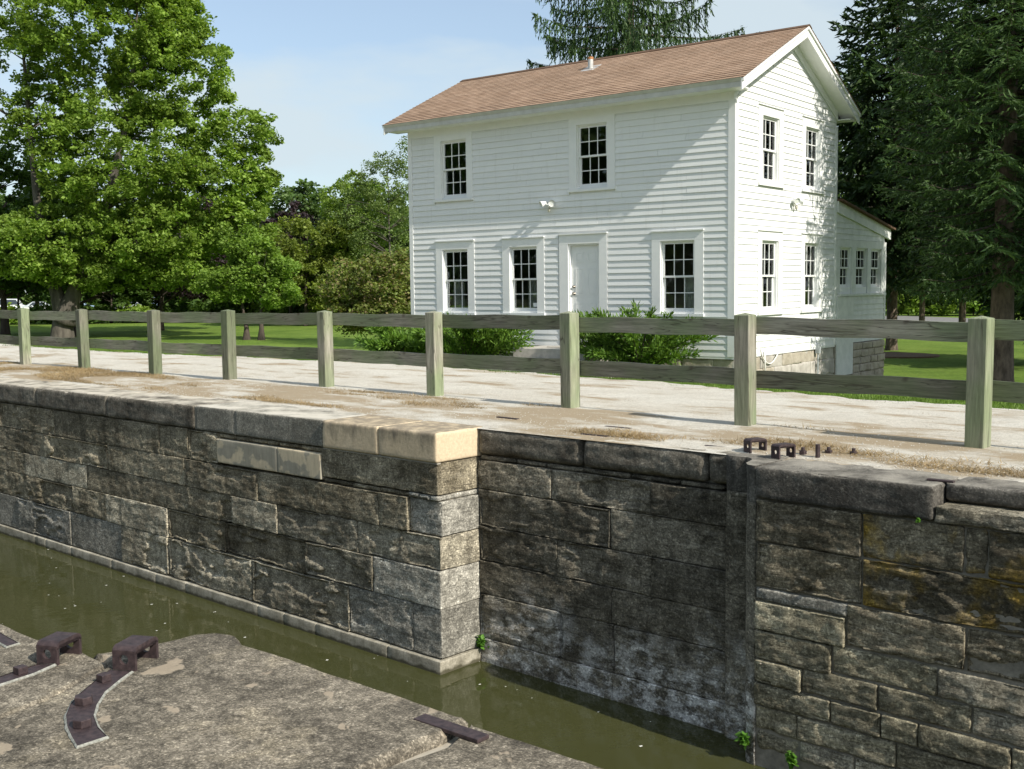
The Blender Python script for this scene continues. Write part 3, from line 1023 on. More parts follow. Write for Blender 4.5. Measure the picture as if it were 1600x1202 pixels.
course(far_wall, -2.18, -1.975, [3.82, 4.54, 4.98, 5.29, 6.0, 7.0, 8.5, 10], [(OL, rr)] * 7, n0=NE, offs=-0.015, gap=0.007)
course(far_wall, -2.40, -2.185, [3.82, 4.23, 5.11, 5.8, 6.9, 8.4, 10], [(OL, rr)] * 6, n0=NE, gap=0.007)
course(far_wall, -2.58, -2.405, [4.25, 4.75, 5.4, 6.2, 7.5, 10], [(MI, rr)] * 5, n0=NE, offs=0.01, gap=0.007)
course(far_wall, -3.4, -2.585, [3.86, 4.7, 5.6, 6.8, 10], [(MI, dict(r=0.08, rough=0.05))] * 4, n0=NE, offs=0.06, gap=0.007)
stone(far_wall, 'stone', 3.82, 4.25, -2.59, -2.40, NE, OL, r=0.05, rough=0.04, offs=0.02)

# mortar core that closes the joints
core = MB()
core.box(-60, -0.45, 0.125, 0.64, -3.4, -0.12).box(-0.45, -0.05, 0.14, 0.60, -3.4, -0.3)
core.box(-0.2, 3.9, NB + 0.11, 1.3, -3.4, -0.15)
core.box(3.80, 40, NE + 0.030, 1.3, -3.4, -0.24)
core.box(5.40, 40, NE + 0.24, 1.3, -0.238, -0.10)
core.build('mortar_core', M['mortar'], far_wall)
MB().box(-60, -20.52, 0.0, 0.95, -3.4, ZC).box(10.0, 40, NE, 1.3, -3.4, ZC).build('plain_masonry', M['stone_dark'], far_wall)

# pale pointing at the new coping blocks
jm = MB()
for t in (-4.82, -3.87, -2.0, -0.97):
    jm.box(t - 0.006, t + 0.006, 0.006, 0.5, -0.395, ZC - 0.012)
jm.box(-2.0, -0.02, 0.004, 0.06, -0.413, -0.398)
jm.build('pointing', M['joint_mortar'], far_wall)

# ------------------------------------------------------------------ near lock wall
near_wall = empty('lock_wall', (LO.x, LO.y, 0), LA)
tag(near_wall, 'speckled brown-grey lock coping in the foreground carrying iron straps', 'lock wall')


def slab(poly, z, thick, mat, nm='coping_slab', jit=0.010, step=0.035, seed=0.0, drop=0.022, ins=0.022, fixed=()):
    """coping slab with a worn, uneven arris; poly counter-clockwise in (t, n)"""
    ring = []
    m = len(poly)
    for k in range(m):
        a, b_ = np.array(poly[k]), np.array(poly[(k + 1) % m])
        L = np.linalg.norm(b_ - a)
        c = 1 if k in fixed else max(1, int(L / step))
        for s_ in range(c):
            ring.append(a + (b_ - a) * s_ / c)
    ring = np.array(ring)
    nn = len(ring)
    p3 = np.concatenate([ring, np.full((nn, 1), seed)], 1)
    d1 = np.roll(ring, -1, 0) - np.roll(ring, 1, 0)
    d1 /= np.linalg.norm(d1, axis=1, keepdims=True)
    out = np.stack([d1[:, 1], -d1[:, 0]], 1)
    wob = (fbm(p3 * 6, 2) - 0.5) * 2 * jit + (fbm(p3 * 25, 2) - 0.5) * jit
    ring = ring + out * wob[:, None]
    inn = ring - out * (ins * (0.6 + 0.8 * fbm(p3 * 9 + 4, 2)))[:, None]
    zz = np.full((nn, 1), z)
    dz = drop * (0.6 + 0.8 * fbm(p3 * 8 + 9, 2))[:, None]
    V = np.concatenate([np.concatenate([ring, np.full((nn, 1), z - thick)], 1), np.concatenate([ring, zz - dz], 1), np.concatenate([inn, zz], 1)])
    F = []
    for k in range(nn):
        k2 = (k + 1) % nn
        F.append((k, k2, nn + k2, nn + k))
        F.append((nn + k, nn + k2, 2 * nn + k2, 2 * nn + k))
    F.append(tuple(2 * nn + k for k in range(nn)))
    me = bpy.data.meshes.new(nm)
    me.from_pydata([tuple(p) for p in V], [], F)
    me.polygons.foreach_set('use_smooth', np.array([len(p.vertices) == 4 for p in me.polygons]))
    me.materials.append(M[mat])
    return put(nm, me, near_wall)


s1 = [(-14, -6.14), (-14, -10.5), (4.62, -10.5), (4.615, -6.66), (4.562, -6.465), (4.354, -6.09), (4.106, -6.087), (3.76, -6.135)][::1]
s2 = [(4.362, -6.085), (4.575, -6.465), (4.628, -6.66), (4.635, -10.5), (5.94, -10.5), (5.965, -6.05), (5.962, -5.70), (5.93, -5.53), (4.742, -5.558), (4.56, -5.563), (4.461, -5.523), (4.413, -5.517), (4.34, -5.551), (4.272, -5.638), (4.272, -5.728), (4.259, -5.806), (4.215, -6.01), (4.19, -6.08)]
s3 = [(5.945, -5.535), (6.03, -5.74), (5.985, -6.05), (5.96, -10.5), (20, -10.5), (20, -5.42), (6.7, -5.50)]


def ccw(p):
    a = sum(p[k][0] * p[(k + 1) % len(p)][1] - p[(k + 1) % len(p)][0] * p[k][1] for k in range(len(p)))
    return p if a > 0 else p[::-1]


slab(ccw(s1), ZC, 0.4, 'slab_stone', seed=1.3, jit=0.008)
slab(ccw(s2), ZC, 0.4, 'slab_stone', seed=4.1, jit=0.008)
slab(ccw(s3), ZC - 0.012, 0.4, 'slab_stone', seed=7.7, jit=0.012)
MB().box(4.25, 4.7, -10.4, -6.15, -0.30, ZC - 0.012).build('joint_fill', M['slab_stone'], near_wall)
MB().box(5.90, 6.10, -10.4, -5.60, -0.30, ZC - 0.045).build('joint_fill', M['foundation_stone'], near_wall)
nz = [ZC - 0.40, -0.85, -1.25, -1.65, -2.1, -2.6, -3.3]
for k in range(len(nz) - 1):
    jt = sorted([RS.uniform(-14, 20) for _ in range(2)] + [-14, -9, -4, 0.5, 4.4])
    MB().box(-14, 4.2, -6.9, -6.14, nz[k + 1] + 0.008, nz[k]).box(4.2, 20, -6.9, -5.54, nz[k + 1] + 0.008, nz[k]).build('stone', M['stone_mid'], near_wall)
MB().box(-120, -14, -10.5, -6.14, -3.3, ZC).box(20, 60, -10.5, -5.54, -3.3, ZC).build('plain_masonry', M['stone_mid'], near_wall)

# ------------------------------------------------------------------ ironwork on the copings
def iron_bracket(c, ang, label, length=0.19, width=0.108, h=0.105, th=0.016):
    """inverted U of flat bar, a bolt hole in each leg; c = centre in (t, n), ang = direction leg to leg in the lock frame"""
    r = empty('iron_bracket', lk(c[0], c[1], ZC), LA + ang)
    tag(r, label, 'bracket', 'iron bridge brackets on the copings')
    w2, l2 = width / 2, length / 2
    for s_ in (-1, 1):
        # leg plate with a round hole
        b_ = MB()
        nseg = 16
        hr, hc = 0.021, h * 0.46
        outer, inner = [], []
        for k in range(nseg):
            a = 2 * math.pi * (k + 0.5) / nseg
            dx, dz = math.cos(a), math.sin(a)
            inner.append((hr * dx, hc + hr * dz))
            sc = min(w2 / abs(dx) if abs(dx) > 1e-6 else 9, (h - th - hc) / dz if dz > 1e-6 else 9, hc / -dz if dz < -1e-6 else 9)
            outer.append((sc * dx, hc + sc * dz))
        # add exact rectangle corners by snapping the nearest samples
        for cx, cz in ((-w2, 0), (w2, 0), (w2, h - th), (-w2, h - th)):
            kb = min(range(nseg), key=lambda q: (outer[q][0] - cx) ** 2 + (outer[q][1] - cz) ** 2)
            outer[kb] = (cx, cz)
        x0, x1 = sorted((s_ * l2, s_ * (l2 - th)))
        V = [(x0, y, z) for y, z in outer] + [(x0, y, z) for y, z in inner] + [(x1, y, z) for y, z in outer] + [(x1, y, z) for y, z in inner]
        F = []
        for k in range(nseg):
            k2 = (k + 1) % nseg
            F += [(k, k2, nseg + k2, nseg + k), (2 * nseg + k, 3 * nseg + k, 3 * nseg + k2, 2 * nseg + k2), (k, 2 * nseg + k, 2 * nseg + k2, k2), (nseg + k, nseg + k2, 3 * nseg + k2, 3 * nseg + k)]
        b_.add(V, F)
        b_.build('leg', M['iron_rust'], r)
    # top bar with rounded shoulders
    prof = []
    rad = 0.03
    for k in range(7):
        a = math.pi - k * math.pi / 12
        prof.append((-l2 + rad + rad * math.cos(a), h - rad + rad * math.sin(a)))
    for k in range(7):
        a = math.pi / 2 - k * math.pi / 12
        prof.append((l2 - rad + rad * math.cos(a), h - rad + rad * math.sin(a)))
    prof += [(l2, h - th - 0.012), (l2 - th, h - th - 0.012), (l2 - th - 0.004, h - th), (-l2 + th + 0.004, h - th), (-l2 + th, h - th - 0.012), (-l2, h - th - 0.012)]
    m = len(prof)
    V = [(x, -w2 - 0.001, z) for x, z in prof] + [(x, w2 + 0.001, z) for x, z in prof]
    MB().add(V, [tuple(range(m)), tuple(range(2 * m - 1, m - 1, -1))] + [(k, m + k, m + (k + 1) % m, (k + 1) % m) for k in range(m)]).build('top_bar', M['iron_rust'], r)
    return r


iron_bracket((4.452, -6.022), math.atan2(0.157, -0.087), 'rust-brown U-shaped iron bracket in the foreground, just right of its twin', 0.18, 0.105, 0.100)
iron_bracket((4.14, -6.204), math.atan2(0.147, -0.077), 'rust-brown U-shaped iron bracket in the foreground, leftmost of all', 0.166, 0.10, 0.098)
iron_bracket((3.40, 0.86), math.atan2(0.152, 0.064), 'dark U-shaped iron bracket on the far coping beside the gate recess', 0.19, 0.105, 0.128)
iron_bracket((3.78, 0.70), math.atan2(0.19, 0.061), 'dark U-shaped iron bracket on the far coping next to the bolts', 0.20, 0.105, 0.128)


def bolt(parent, t, n, z, r=0.033, h=0.032, sides=6, ang=0.3, nut=False):
    b_ = MB()
    b_.prism([(t + r * math.cos(ang + 2 * math.pi * k / sides), n + r * math.sin(ang + 2 * math.pi * k / sides)) for k in range(sides)], z, z + h)
    if nut:
        b_.prism([(t + 0.5 * r * math.cos(2 * math.pi * k / 8), n + 0.5 * r * math.sin(2 * math.pi * k / 8)) for k in range(8)], z + h, z + h + 0.03)
    return b_.build('bolt_head', M['iron_rust'], parent, bevel=0.003)


def strap(poly, label, bolts, squares=()):
    r = empty('anchor_strap', lk(0, 0, 0), LA)
    r.location = (LO.x, LO.y, 0)
    tag(r, label, 'anchor strap', 'iron anchor straps let into the coping')
    poly = ccw(poly)
    MB().prism(poly, ZC - 0.02, ZC + 0.006).build('plate', M['iron_rust'], r)
    # light lead bedding squeezed out round the plate
    P = np.array(poly)
    m = len(P)
    d1 = np.roll(P, -1, 0) - np.roll(P, 1, 0)
    d1 /= np.linalg.norm(d1, axis=1, keepdims=True)
    out = np.stack([d1[:, 1], -d1[:, 0]], 1)
    rim = MB()
    Lr = []
    for k in range(m):
        a, b_ = P[k], P[(k + 1) % m]
        o1, o2 = out[k], out[(k + 1) % m]
        c = max(1, int(np.linalg.norm(b_ - a) / 0.02))
        for s_ in range(c):
            f = s_ / c
            Lr.append((a + (b_ - a) * f, (o1 + (o2 - o1) * f)))
    q = len(Lr)
    V = []
    for k, (p, o_) in enumerate(Lr):
        w_ = 0.000 + 0.011 * fbm(np.array([[p[0] * 26, p[1] * 26, 0.4]]), 2)[0]
        e_ = p + o_ * w_
        V += [(p[0] - o_[0] * 0.002, p[1] - o_[1] * 0.002, ZC + 0.009), (e_[0], e_[1], ZC + 0.004), (e_[0], e_[1], ZC - 0.02)]
    F = []
    for k in range(q):
        k2 = (k + 1) % q
        F += [(3 * k, 3 * k + 1, 3 * k2 + 1, 3 * k2), (3 * k + 1, 3 * k + 2, 3 * k2 + 2, 3 * k2 + 1)]
    rim.add(V, F).build('lead_rim', M['lead_rim'], r)
    for (t, n, hx) in bolts:
        bolt(r, t, n, ZC + 0.006, 0.036 if hx else 0.030, 0.030, 6 if hx else 4, 0.5 if hx else 0.9)
    return r


strap([(4.455, -6.142), (4.547, -6.092), (4.60, -6.17), (4.69, -6.285), (4.795, -6.372), (4.886, -6.431), (5.003, -6.475), (5.108, -6.495), (5.109, -6.607), (5.01, -6.58), (4.916, -6.55), (4.805, -6.501), (4.705, -6.434), (4.625, -6.357), (4.543, -6.257)],
      'curved rusty iron strap with three bolts and a pale rim in the foreground', [(4.565, -6.225, 0), (4.735, -6.395, 1), (4.944, -6.505, 1)])
strap([(4.20, -6.62), (4.190, -6.48), (4.178, -6.40), (4.159, -6.31), (4.214, -6.258), (4.262, -6.372), (4.283, -6.50), (4.295, -6.62)],
      'straight rusty iron strap at the left edge, running out from its bracket', [(4.215, -6.405, 0)])
strap([(3.30, -6.205), (3.629, -6.225), (3.815, -6.235), (3.824, -6.293), (3.62, -6.285), (3.30, -6.27)], 'flat iron strap end with a pale rim at the far left of the foreground slab', [])


def flat_bar(p0, p1, w, th, label, name='iron_cramp', lift=0.0, z=ZC):
    a, b_ = Vector(p0), Vector(p1)
    d = (b_ - a).normalized()
    nrm = Vector((-d.y, d.x)) * (w / 2)
    q = [a + nrm, a - nrm, b_ - nrm, b_ + nrm]
    o = MB().prism(ccw([(p.x, p.y) for p in q]), z + lift - 0.004, z + lift + th).build(name, M['iron_rust'], None, bevel=0.003, loc=(LO.x, LO.y, 0), rz=LA)
    return tag(o, label, 'iron cramp', 'flat iron cramps tying coping stones')


flat_bar((5.795, -5.645), (6.108, -5.632), 0.062, 0.011, 'flat purple-brown iron bar across the chipped joint of the foreground slab', lift=-0.006)
for (a, b_, lab) in [((2.836, 0.881), (3.104, 0.956), 'flat iron cramp in the far coping left of the U-shaped brackets'),
                     ((2.748, 1.40), (2.956, 1.41), 'thin iron cramp at the gravel edge behind the far bracket'),
                     ((-0.302, 1.277), (0.04, 1.256), 'short iron cramp in the gravel above the tan corner block'),
                     ((1.267, 1.334), (1.611, 1.335), 'iron cramp at the gravel edge in the middle of the far coping'),
                     ((1.329, 0.844), (1.673, 0.851), 'iron cramp on the rounded dark coping over the recess'),
                     ((5.236, 0.361), (5.44, 0.38), 'iron cramp at the corner of the stepped ledge on the far right coping'),
                     ((5.187, 0.96), (5.492, 0.955), 'iron cramp behind the stepped ledge on the far right coping')]:
    flat_bar(a, b_, 0.05, 0.012, lab, z=ZC + (0.028 if a[1] > 1.2 else 0.0))
r = empty('anchor_strap', (LO.x, LO.y, 0), LA)
tag(r, 'thin iron strap with three nuts and an upright pin on the far coping', 'anchor strap', 'iron anchor straps let into the coping')
MB().prism(ccw([(3.83, 0.93), (3.84, 0.87), (4.05, 1.03), (4.36, 1.14), (4.36, 1.20), (4.02, 1.12)]), ZC - 0.02, ZC + 0.010).build('plate', M['iron_rust'], r)
for (t, n) in ((3.853, 0.93), (4.028, 1.085), (4.239, 1.15)):
    bolt(r, t, n, ZC + 0.010, 0.036, 0.035, 6, 0.2, True)
MB().tube([(4.034, 0.862, ZC - 0.02), (4.034, 0.862, ZC + 0.125)], 0.021, 12).build('pin', M['iron_rust'], r)

# ------------------------------------------------------------------ fence
fence = empty('rail_fence', (0, 0, 0))
tag(fence, 'weathered grey-green wooden post and two-rail fence along the towpath', 'fence')
posts_tn = [(-19.9, 2.05), (-17.4, 2.08), (-14.91, 2.14), (-12.42, 2.20), (-9.72, 2.20), (-7.5, 2.31), (-5.03, 2.43), (-2.56, 2.41), (0.01, 2.28), (2.6, 2.09), (5.1, 1.97), (7.6, 1.9), (10.1, 1.85)]
PW = 0.178
rf = random.Random(8)
pm = MB()
hw = PW / 2
c_ = 0.008
ring0 = [(-hw + c_, -hw), (hw - c_, -hw), (hw, -hw + c_), (hw, hw - c_), (hw - c_, hw), (-hw + c_, hw), (-hw, hw - c_), (-hw, -hw + c_)]
V = [(x, y, -0.25) for x, y in ring0] + [(x, y, 1.168) for x, y in ring0] + [(x * 0.96, y * 0.96, 1.174) for x, y in ring0] + [(0, 0, 1.196)]
F = [(k, (k + 1) % 8, 8 + (k + 1) % 8, 8 + k) for k in range(8)] + [(8 + k, 8 + (k + 1) % 8, 16 + (k + 1) % 8, 16 + k) for k in range(8)] + [(16 + k, 16 + (k + 1) % 8, 24) for k in range(8)]
pm.add(V, F)
post_me = pm.mesh('post', M['wood_post'])
pw = []
for k, (t, n) in enumerate(posts_tn):
    p = lk(t - PW / 2 + 0.0, n + PW / 2, 0)
    pw.append(p)
    o = put('post', post_me, fence, (p.x, p.y, rf.uniform(-0.012, 0.008)))
    o.rotation_euler = (rf.uniform(-0.010, 0.010), rf.uniform(-0.012, 0.012), LA + rf.uniform(-0.06, 0.06))
for k in range(len(pw) - 1):
    a, b_ = pw[k], pw[k + 1]
    d = b_ - a
    L = d.length - 0.004
    ang = math.atan2(d.y, d.x)
    for zc, hh in ((1.048, 0.184), (0.497, 0.186)):
        seg = 14
        V, F = [], []
        s1_, s2_ = rf.uniform(-0.012, 0.012), rf.uniform(-0.012, 0.012)
        for i in range(seg + 1):
            x = -L / 2 + L * i / seg
            sag = 0.006 * math.sin(i * 0.9 + k * 2.1) + s1_ + (s2_ - s1_) * i / seg
            y = 0.004 * math.sin(i * 0.5 + k)
            for yy, zz in ((-0.019, -hh / 2), (0.019, -hh / 2), (0.019, hh / 2), (-0.019, hh / 2)):
                V.append((x, y + yy, zz + sag))
        for i in range(seg):
            for m_ in range(4):
                F.append((4 * i + m_, 4 * i + (m_ + 1) % 4, 4 * i + 4 + (m_ + 1) % 4, 4 * i + 4 + m_))
        F += [(0, 1, 2, 3), (4 * seg + 3, 4 * seg + 2, 4 * seg + 1, 4 * seg)]
        me = MB().add(V, F).mesh('rail', M['wood_rail'])
        mid = (a + b_) / 2 + Vector((-d.y, d.x, 0)).normalized() * (PW / 2 + 0.024)
        o = put('rail', me, fence, (mid.x, mid.y, zc + rf.uniform(-0.006, 0.006)))
        o.rotation_euler = (0, 0, ang)

# ------------------------------------------------------------------ the house
S = 0.93
Z0 = 0.0921
house = empty('clapboard_house', (0, 0, Z0))
tag(house, 'two-storey white clapboard house with brown shingle roof and rear lean-to', 'house')
LX, WY = 9.1508, 5.5238
EXP = 0.1395
WP, WT, AW = M['white_paint'], M['white_trim'], M['aged_white']


CR = random.Random(77)


def clap(u0, u1, z, wall, u0t=None, u1t=None, top=None, mat=None):
    """one board: u along the wall, lower edge proud. wall 'f' faces -Y, 'g' faces +X"""
    zt = z + EXP + 0.012 if top is None else top
    u0t = u0 if u0t is None else u0t
    u1t = u1 if u1t is None else u1t
    if wall == 'f' and u1 - u0 > 2.2 and u0t == u0 and CR.random() < 0.55:
        m_ = u0 + (u1 - u0) * CR.uniform(0.25, 0.75)
        clap(u0, m_ - 0.002, z, wall, None, None, top, mat)
        clap(m_ + 0.002, u1, z, wall, None, None, top, mat)
        return
    lo, hi, bk = 0.028 + CR.uniform(-0.003, 0.003), 0.008, 0.001
    z = z + CR.uniform(-0.003, 0.003)
    pts = [(u0, lo, z), (u1, lo, z), (u1, bk, z), (u0, bk, z), (u0t, hi, zt), (u1t, hi, zt), (u1t, bk, zt), (u0t, bk, zt)]
    if wall == 'f':
        P = [(u * S, -d * S, q * S) for u, d, q in pts]
    else:
        P = [(d * S, u * S, q * S) for u, d, q in pts]
    MB().hexa(P).build('clapboard', mat or WP, house)


def spans(a, b_, holes):
    out, x = [], a
    for h0, h1 in sorted(holes):
        if h0 > x:
            out.append((x, h0))
        x = max(x, h1)
    if x < b_:
        out.append((x, b_))
    return out


LOW, UPP = (0.82, 2.70), (3.645, 5.40)
f_trim = [(-8.274, -7.045, LOW), (-6.129, -4.88, LOW), (-1.972, -0.705, LOW), (-8.27, -7.04, UPP), (-4.149, -2.906, UPP), (-4.474, -3.111, (0.0, 2.74))]
FRZ = 5.33
k = 0
z = 0.0
while z < FRZ - 0.02:
    top = min(z + EXP + 0.012, FRZ + 0.01)
    holes = [(a, b_) for a, b_, (c, d) in f_trim if z + EXP * 0.5 > c and z + EXP * 0.5 < d]
    for a, b_ in spans(-LX + 0.11, -0.125, holes):
        clap(a + 0.002, b_ - 0.002, z, 'f', top=top)
    z += EXP
g_trim = [(1.091, 2.351, (0.815, 2.70)), (3.403, 4.658, (0.815, 2.70)), (1.091, 2.351, (3.63, 5.38)), (3.403, 4.658, (3.63, 5.38))]
EZ, RZ, OV = 5.689, 7.240, 0.445       # drip edge, ridge, eave overhang
SL = (RZ - EZ) / (WY / 2 + OV)
z = 0.0
while z < 6.72:
    zt = z + EXP + 0.012
    holes = [(a, b_) for a, b_, (c, d) in g_trim if z + EXP * 0.5 > c and z + EXP * 0.5 < d]

    def rake_in(zq):          # distance from the wall corner to the rake frieze at this height
        return max(0.115, (zq - (EZ - 0.42)) / SL - OV + 0.1)
    a0, a1 = rake_in(z), rake_in(zt)
    for (p, q) in spans(a0, WY - a0, holes):
        p1 = a1 if p == a0 else p
        q1 = WY - a1 if q == WY - a0 else q
        if q1 - p1 > 0.02:
            clap(p + 0.002, q - 0.002, z, 'g', p1 + 0.002, q1 - 0.002, zt)
    z += EXP


def sx(*a):
    return [q * S for q in a]


def hb(name, x0, x1, y0, y1, z0, z1, mat=WT, parent=None, bevel=0.0):
    return MB().box(*sx(x0, x1, y0, y1, z0, z1)).build(name, mat, parent or house, bevel=bevel)


# sheathing with real openings
def sheath(name, u0, u1, z0, z1, holes, wall, mat, top_fn=None):
    us = sorted({u0, u1} | {q for h in holes for q in h[:2]})
    zs = sorted({z0, z1} | {q for h in holes for q in h[2:]})
    b_ = MB()
    for i in range(len(us) - 1):
        for j in range(len(zs) - 1):
            cu, cz = (us[i] + us[i + 1]) / 2, (zs[j] + zs[j + 1]) / 2
            if any(h[0] < cu < h[1] and h[2] < cz < h[3] for h in holes):
                continue
            a = sx(us[i], us[i + 1], zs[j], zs[j + 1])
            if wall == 'f':
                b_.box(a[0], a[1], 0.0, 0.12, a[2], a[3])
            else:
                b_.box(-0.12, 0.0, a[0], a[1], a[2], a[3])
    return b_.build(name, mat, house)


f_open = [(-8.055, -7.2255, 0.93, 2.485), (-5.915, -5.095, 0.93, 2.485), (-1.7495, -0.9098, 0.93, 2.485), (-8.055, -7.2255, 3.76, 5.18), (-3.9458, -3.1167, 3.76, 5.18), (-4.195, -3.339, 0.29, 2.5)]
g_open = [(1.30, 2.14, 0.93, 2.48), (3.61, 4.45, 0.93, 2.48), (1.30, 2.14, 3.74, 5.165), (3.61, 4.45, 3.74, 5.165)]
l_open = [(5.80, 6.58, 1.40, 2.43), (6.88, 7.70, 1.40, 2.43), (7.96, 8.74, 1.40, 2.43)]
sheath('wall', -LX, 0.0, -0.02, 5.62, f_open, 'f', WP)
sheath('wall', 0.13, WY, -0.02, 5.2, g_open[:2] + g_open[2:], 'g', WP)
sheath('wall', WY + 0.001, 9.05, 0.0, 2.62, l_open, 'g', WP)
gb = MB()
gb.add([(-0.12 * S, q[0] * S, q[1] * S) for q in ((0.13, 5.2), (WY, 5.2), (WY, 5.5), (WY / 2, 6.93), (0.13, 5.5))] + [(0.0, q[0] * S, q[1] * S) for q in ((0.13, 5.2), (WY, 5.2), (WY, 5.5), (WY / 2, 6.93), (0.13, 5.5))],
       [(0, 1, 2, 3, 4), (9, 8, 7, 6, 5), (0, 5, 6, 1), (1, 6, 7, 2), (2, 7, 8, 3), (3, 8, 9, 4), (4, 9, 5, 0)])
gb.build('gable_wall', WP, house)
# far end and back
gb = MB()
e = -LX
gb.add([(x * S, q[0] * S, q[1] * S) for x in (e, e + 0.12) for q in ((0.0, -0.02), (WY, -0.02), (WY, 5.5), (WY / 2, 6.93), (0.0, 5.5))],
       [(0, 1, 2, 3, 4), (9, 8, 7, 6, 5), (0, 5, 6, 1), (1, 6, 7, 2), (2, 7, 8, 3), (3, 8, 9, 4), (4, 9, 5, 0)])
gb.build('end_wall', WP, house)
MB().box(*sx(-LX, -0.13, WY - 0.1, WY, 2.7, 5.6)).box(*sx(-LX, -0.13, 9.0, 9.1, -1.1, 3.0)).box(*sx(-LX, -LX + 0.1, WY, 9.0, -1.1, 3.2)).build('rear_wall', WP, house)
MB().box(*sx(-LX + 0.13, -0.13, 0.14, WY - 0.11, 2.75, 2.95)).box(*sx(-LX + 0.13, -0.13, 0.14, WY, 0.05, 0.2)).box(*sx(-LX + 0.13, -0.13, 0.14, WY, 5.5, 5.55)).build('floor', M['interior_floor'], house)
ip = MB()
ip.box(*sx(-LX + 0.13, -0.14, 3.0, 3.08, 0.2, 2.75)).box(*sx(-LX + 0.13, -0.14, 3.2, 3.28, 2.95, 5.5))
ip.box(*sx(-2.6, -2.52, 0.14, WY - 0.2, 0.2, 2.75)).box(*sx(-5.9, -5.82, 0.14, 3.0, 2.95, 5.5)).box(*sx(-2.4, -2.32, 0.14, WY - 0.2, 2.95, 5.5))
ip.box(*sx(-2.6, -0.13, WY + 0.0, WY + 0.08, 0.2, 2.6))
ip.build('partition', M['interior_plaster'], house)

# corner boards, frieze, soffits, fascia
hb('corner_board', -0.125, 0.0, -0.032, 0.0, 0.0, FRZ)
hb('corner_board', -0.012, 0.032, -0.0325, 0.113, 0.0, 5.34)
hb('corner_board', -LX - 0.012, -LX + 0.11, -0.034, 0.0, 0.0, FRZ)
hb('corner_board', 0.0, 0.034, WY - 0.113, WY + 0.01, 0.0, 5.34)
hb('frieze_board', -LX, 0.012, -0.040, 0.0, FRZ, 5.60)
hb('skirt_board', -LX, 0.03, -0.022, 0.0, -0.05, -0.002)
hb('skirt_board', 0.0, 0.022, 0.0, WY, -0.05, -0.002)
EX, EL = 0.399, 0.433
# eave boxes front and back
for s_ in (0, 1):
    def my(y):
        return y if s_ == 0 else WY - y
    y0, y1 = my(-OV + 0.02), my(0.0)
    MB().box(*sx(-LX - EL + 0.05, EX - 0.06, min(y0, y1), max(y0, y1), 5.50, 5.525)).build('soffit', WT, house)
    y0, y1 = my(-OV + 0.022), my(-OV - 0.004)
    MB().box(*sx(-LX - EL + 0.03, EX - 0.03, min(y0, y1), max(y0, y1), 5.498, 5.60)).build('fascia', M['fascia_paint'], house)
    y0, y1 = my(-OV + 0.0), my(-OV - 0.05)
    b_ = MB()
    x0_, x1_ = -LX - EL + 0.01, EX - 0.02
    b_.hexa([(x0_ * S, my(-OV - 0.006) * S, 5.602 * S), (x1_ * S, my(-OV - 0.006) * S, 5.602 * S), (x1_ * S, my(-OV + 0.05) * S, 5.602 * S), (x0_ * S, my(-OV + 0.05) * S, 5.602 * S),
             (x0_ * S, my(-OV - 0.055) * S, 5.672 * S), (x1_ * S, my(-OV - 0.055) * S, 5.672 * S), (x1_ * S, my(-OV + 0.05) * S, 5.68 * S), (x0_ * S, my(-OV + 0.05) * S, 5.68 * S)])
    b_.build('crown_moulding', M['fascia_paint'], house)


def slope_pt(y, dz=0.0):
    """height of the roof underside line at distance y from the front wall"""
    yy = y if y <= WY / 2 else WY - y
    return EZ + (yy + OV) * SL + dz


# rake boards, rake soffits and rake friezes on both gables
for gx, sgn in ((EX, 1), (-LX - EL, -1)):
    for half in (0, 1):
        def my(y):
            return y if half == 0 else WY - y
        for nm, dz0, dz1, xa, xb in (('rake_board', -0.245, -0.07, gx - sgn * 0.03, gx), ('rake_moulding', -0.07, -0.012, gx - sgn * 0.02, gx + sgn * 0.035)):
            ya, yb = -OV - 0.03, WY / 2
            P = []
            for dz in (dz0, dz1):
                for (x, y) in ((xa, ya), (xb, ya), (xb, yb), (xa, yb)):
                    P.append((x * S, my(y) * S, slope_pt(y, dz) * S))
            MB().hexa(P).build(nm, WT, house)
        wx = 0.0 if sgn > 0 else -LX
        P = []
        for dz in (-0.20, -0.17):
            for (x, y) in ((wx, -OV + 0.02), (gx - sgn * 0.03, -OV + 0.02), (gx - sgn * 0.03, WY / 2), (wx, WY / 2)):
                P.append((x * S, my(y) * S, slope_pt(y, dz) * S))
        MB().hexa(P).build('rake_soffit', WT, house)
        P = []
        for dz in (-0.40, -0.18):
            for (x, y) in ((wx + sgn * 0.001, 0.0), (wx + sgn * 0.036, 0.0), (wx + sgn * 0.036, WY / 2), (wx + sgn * 0.001, WY / 2)):
                P.append((x * S, my(y) * S, slope_pt(y, dz) * S))
        MB().hexa(P).build('rake_frieze', WT, house)

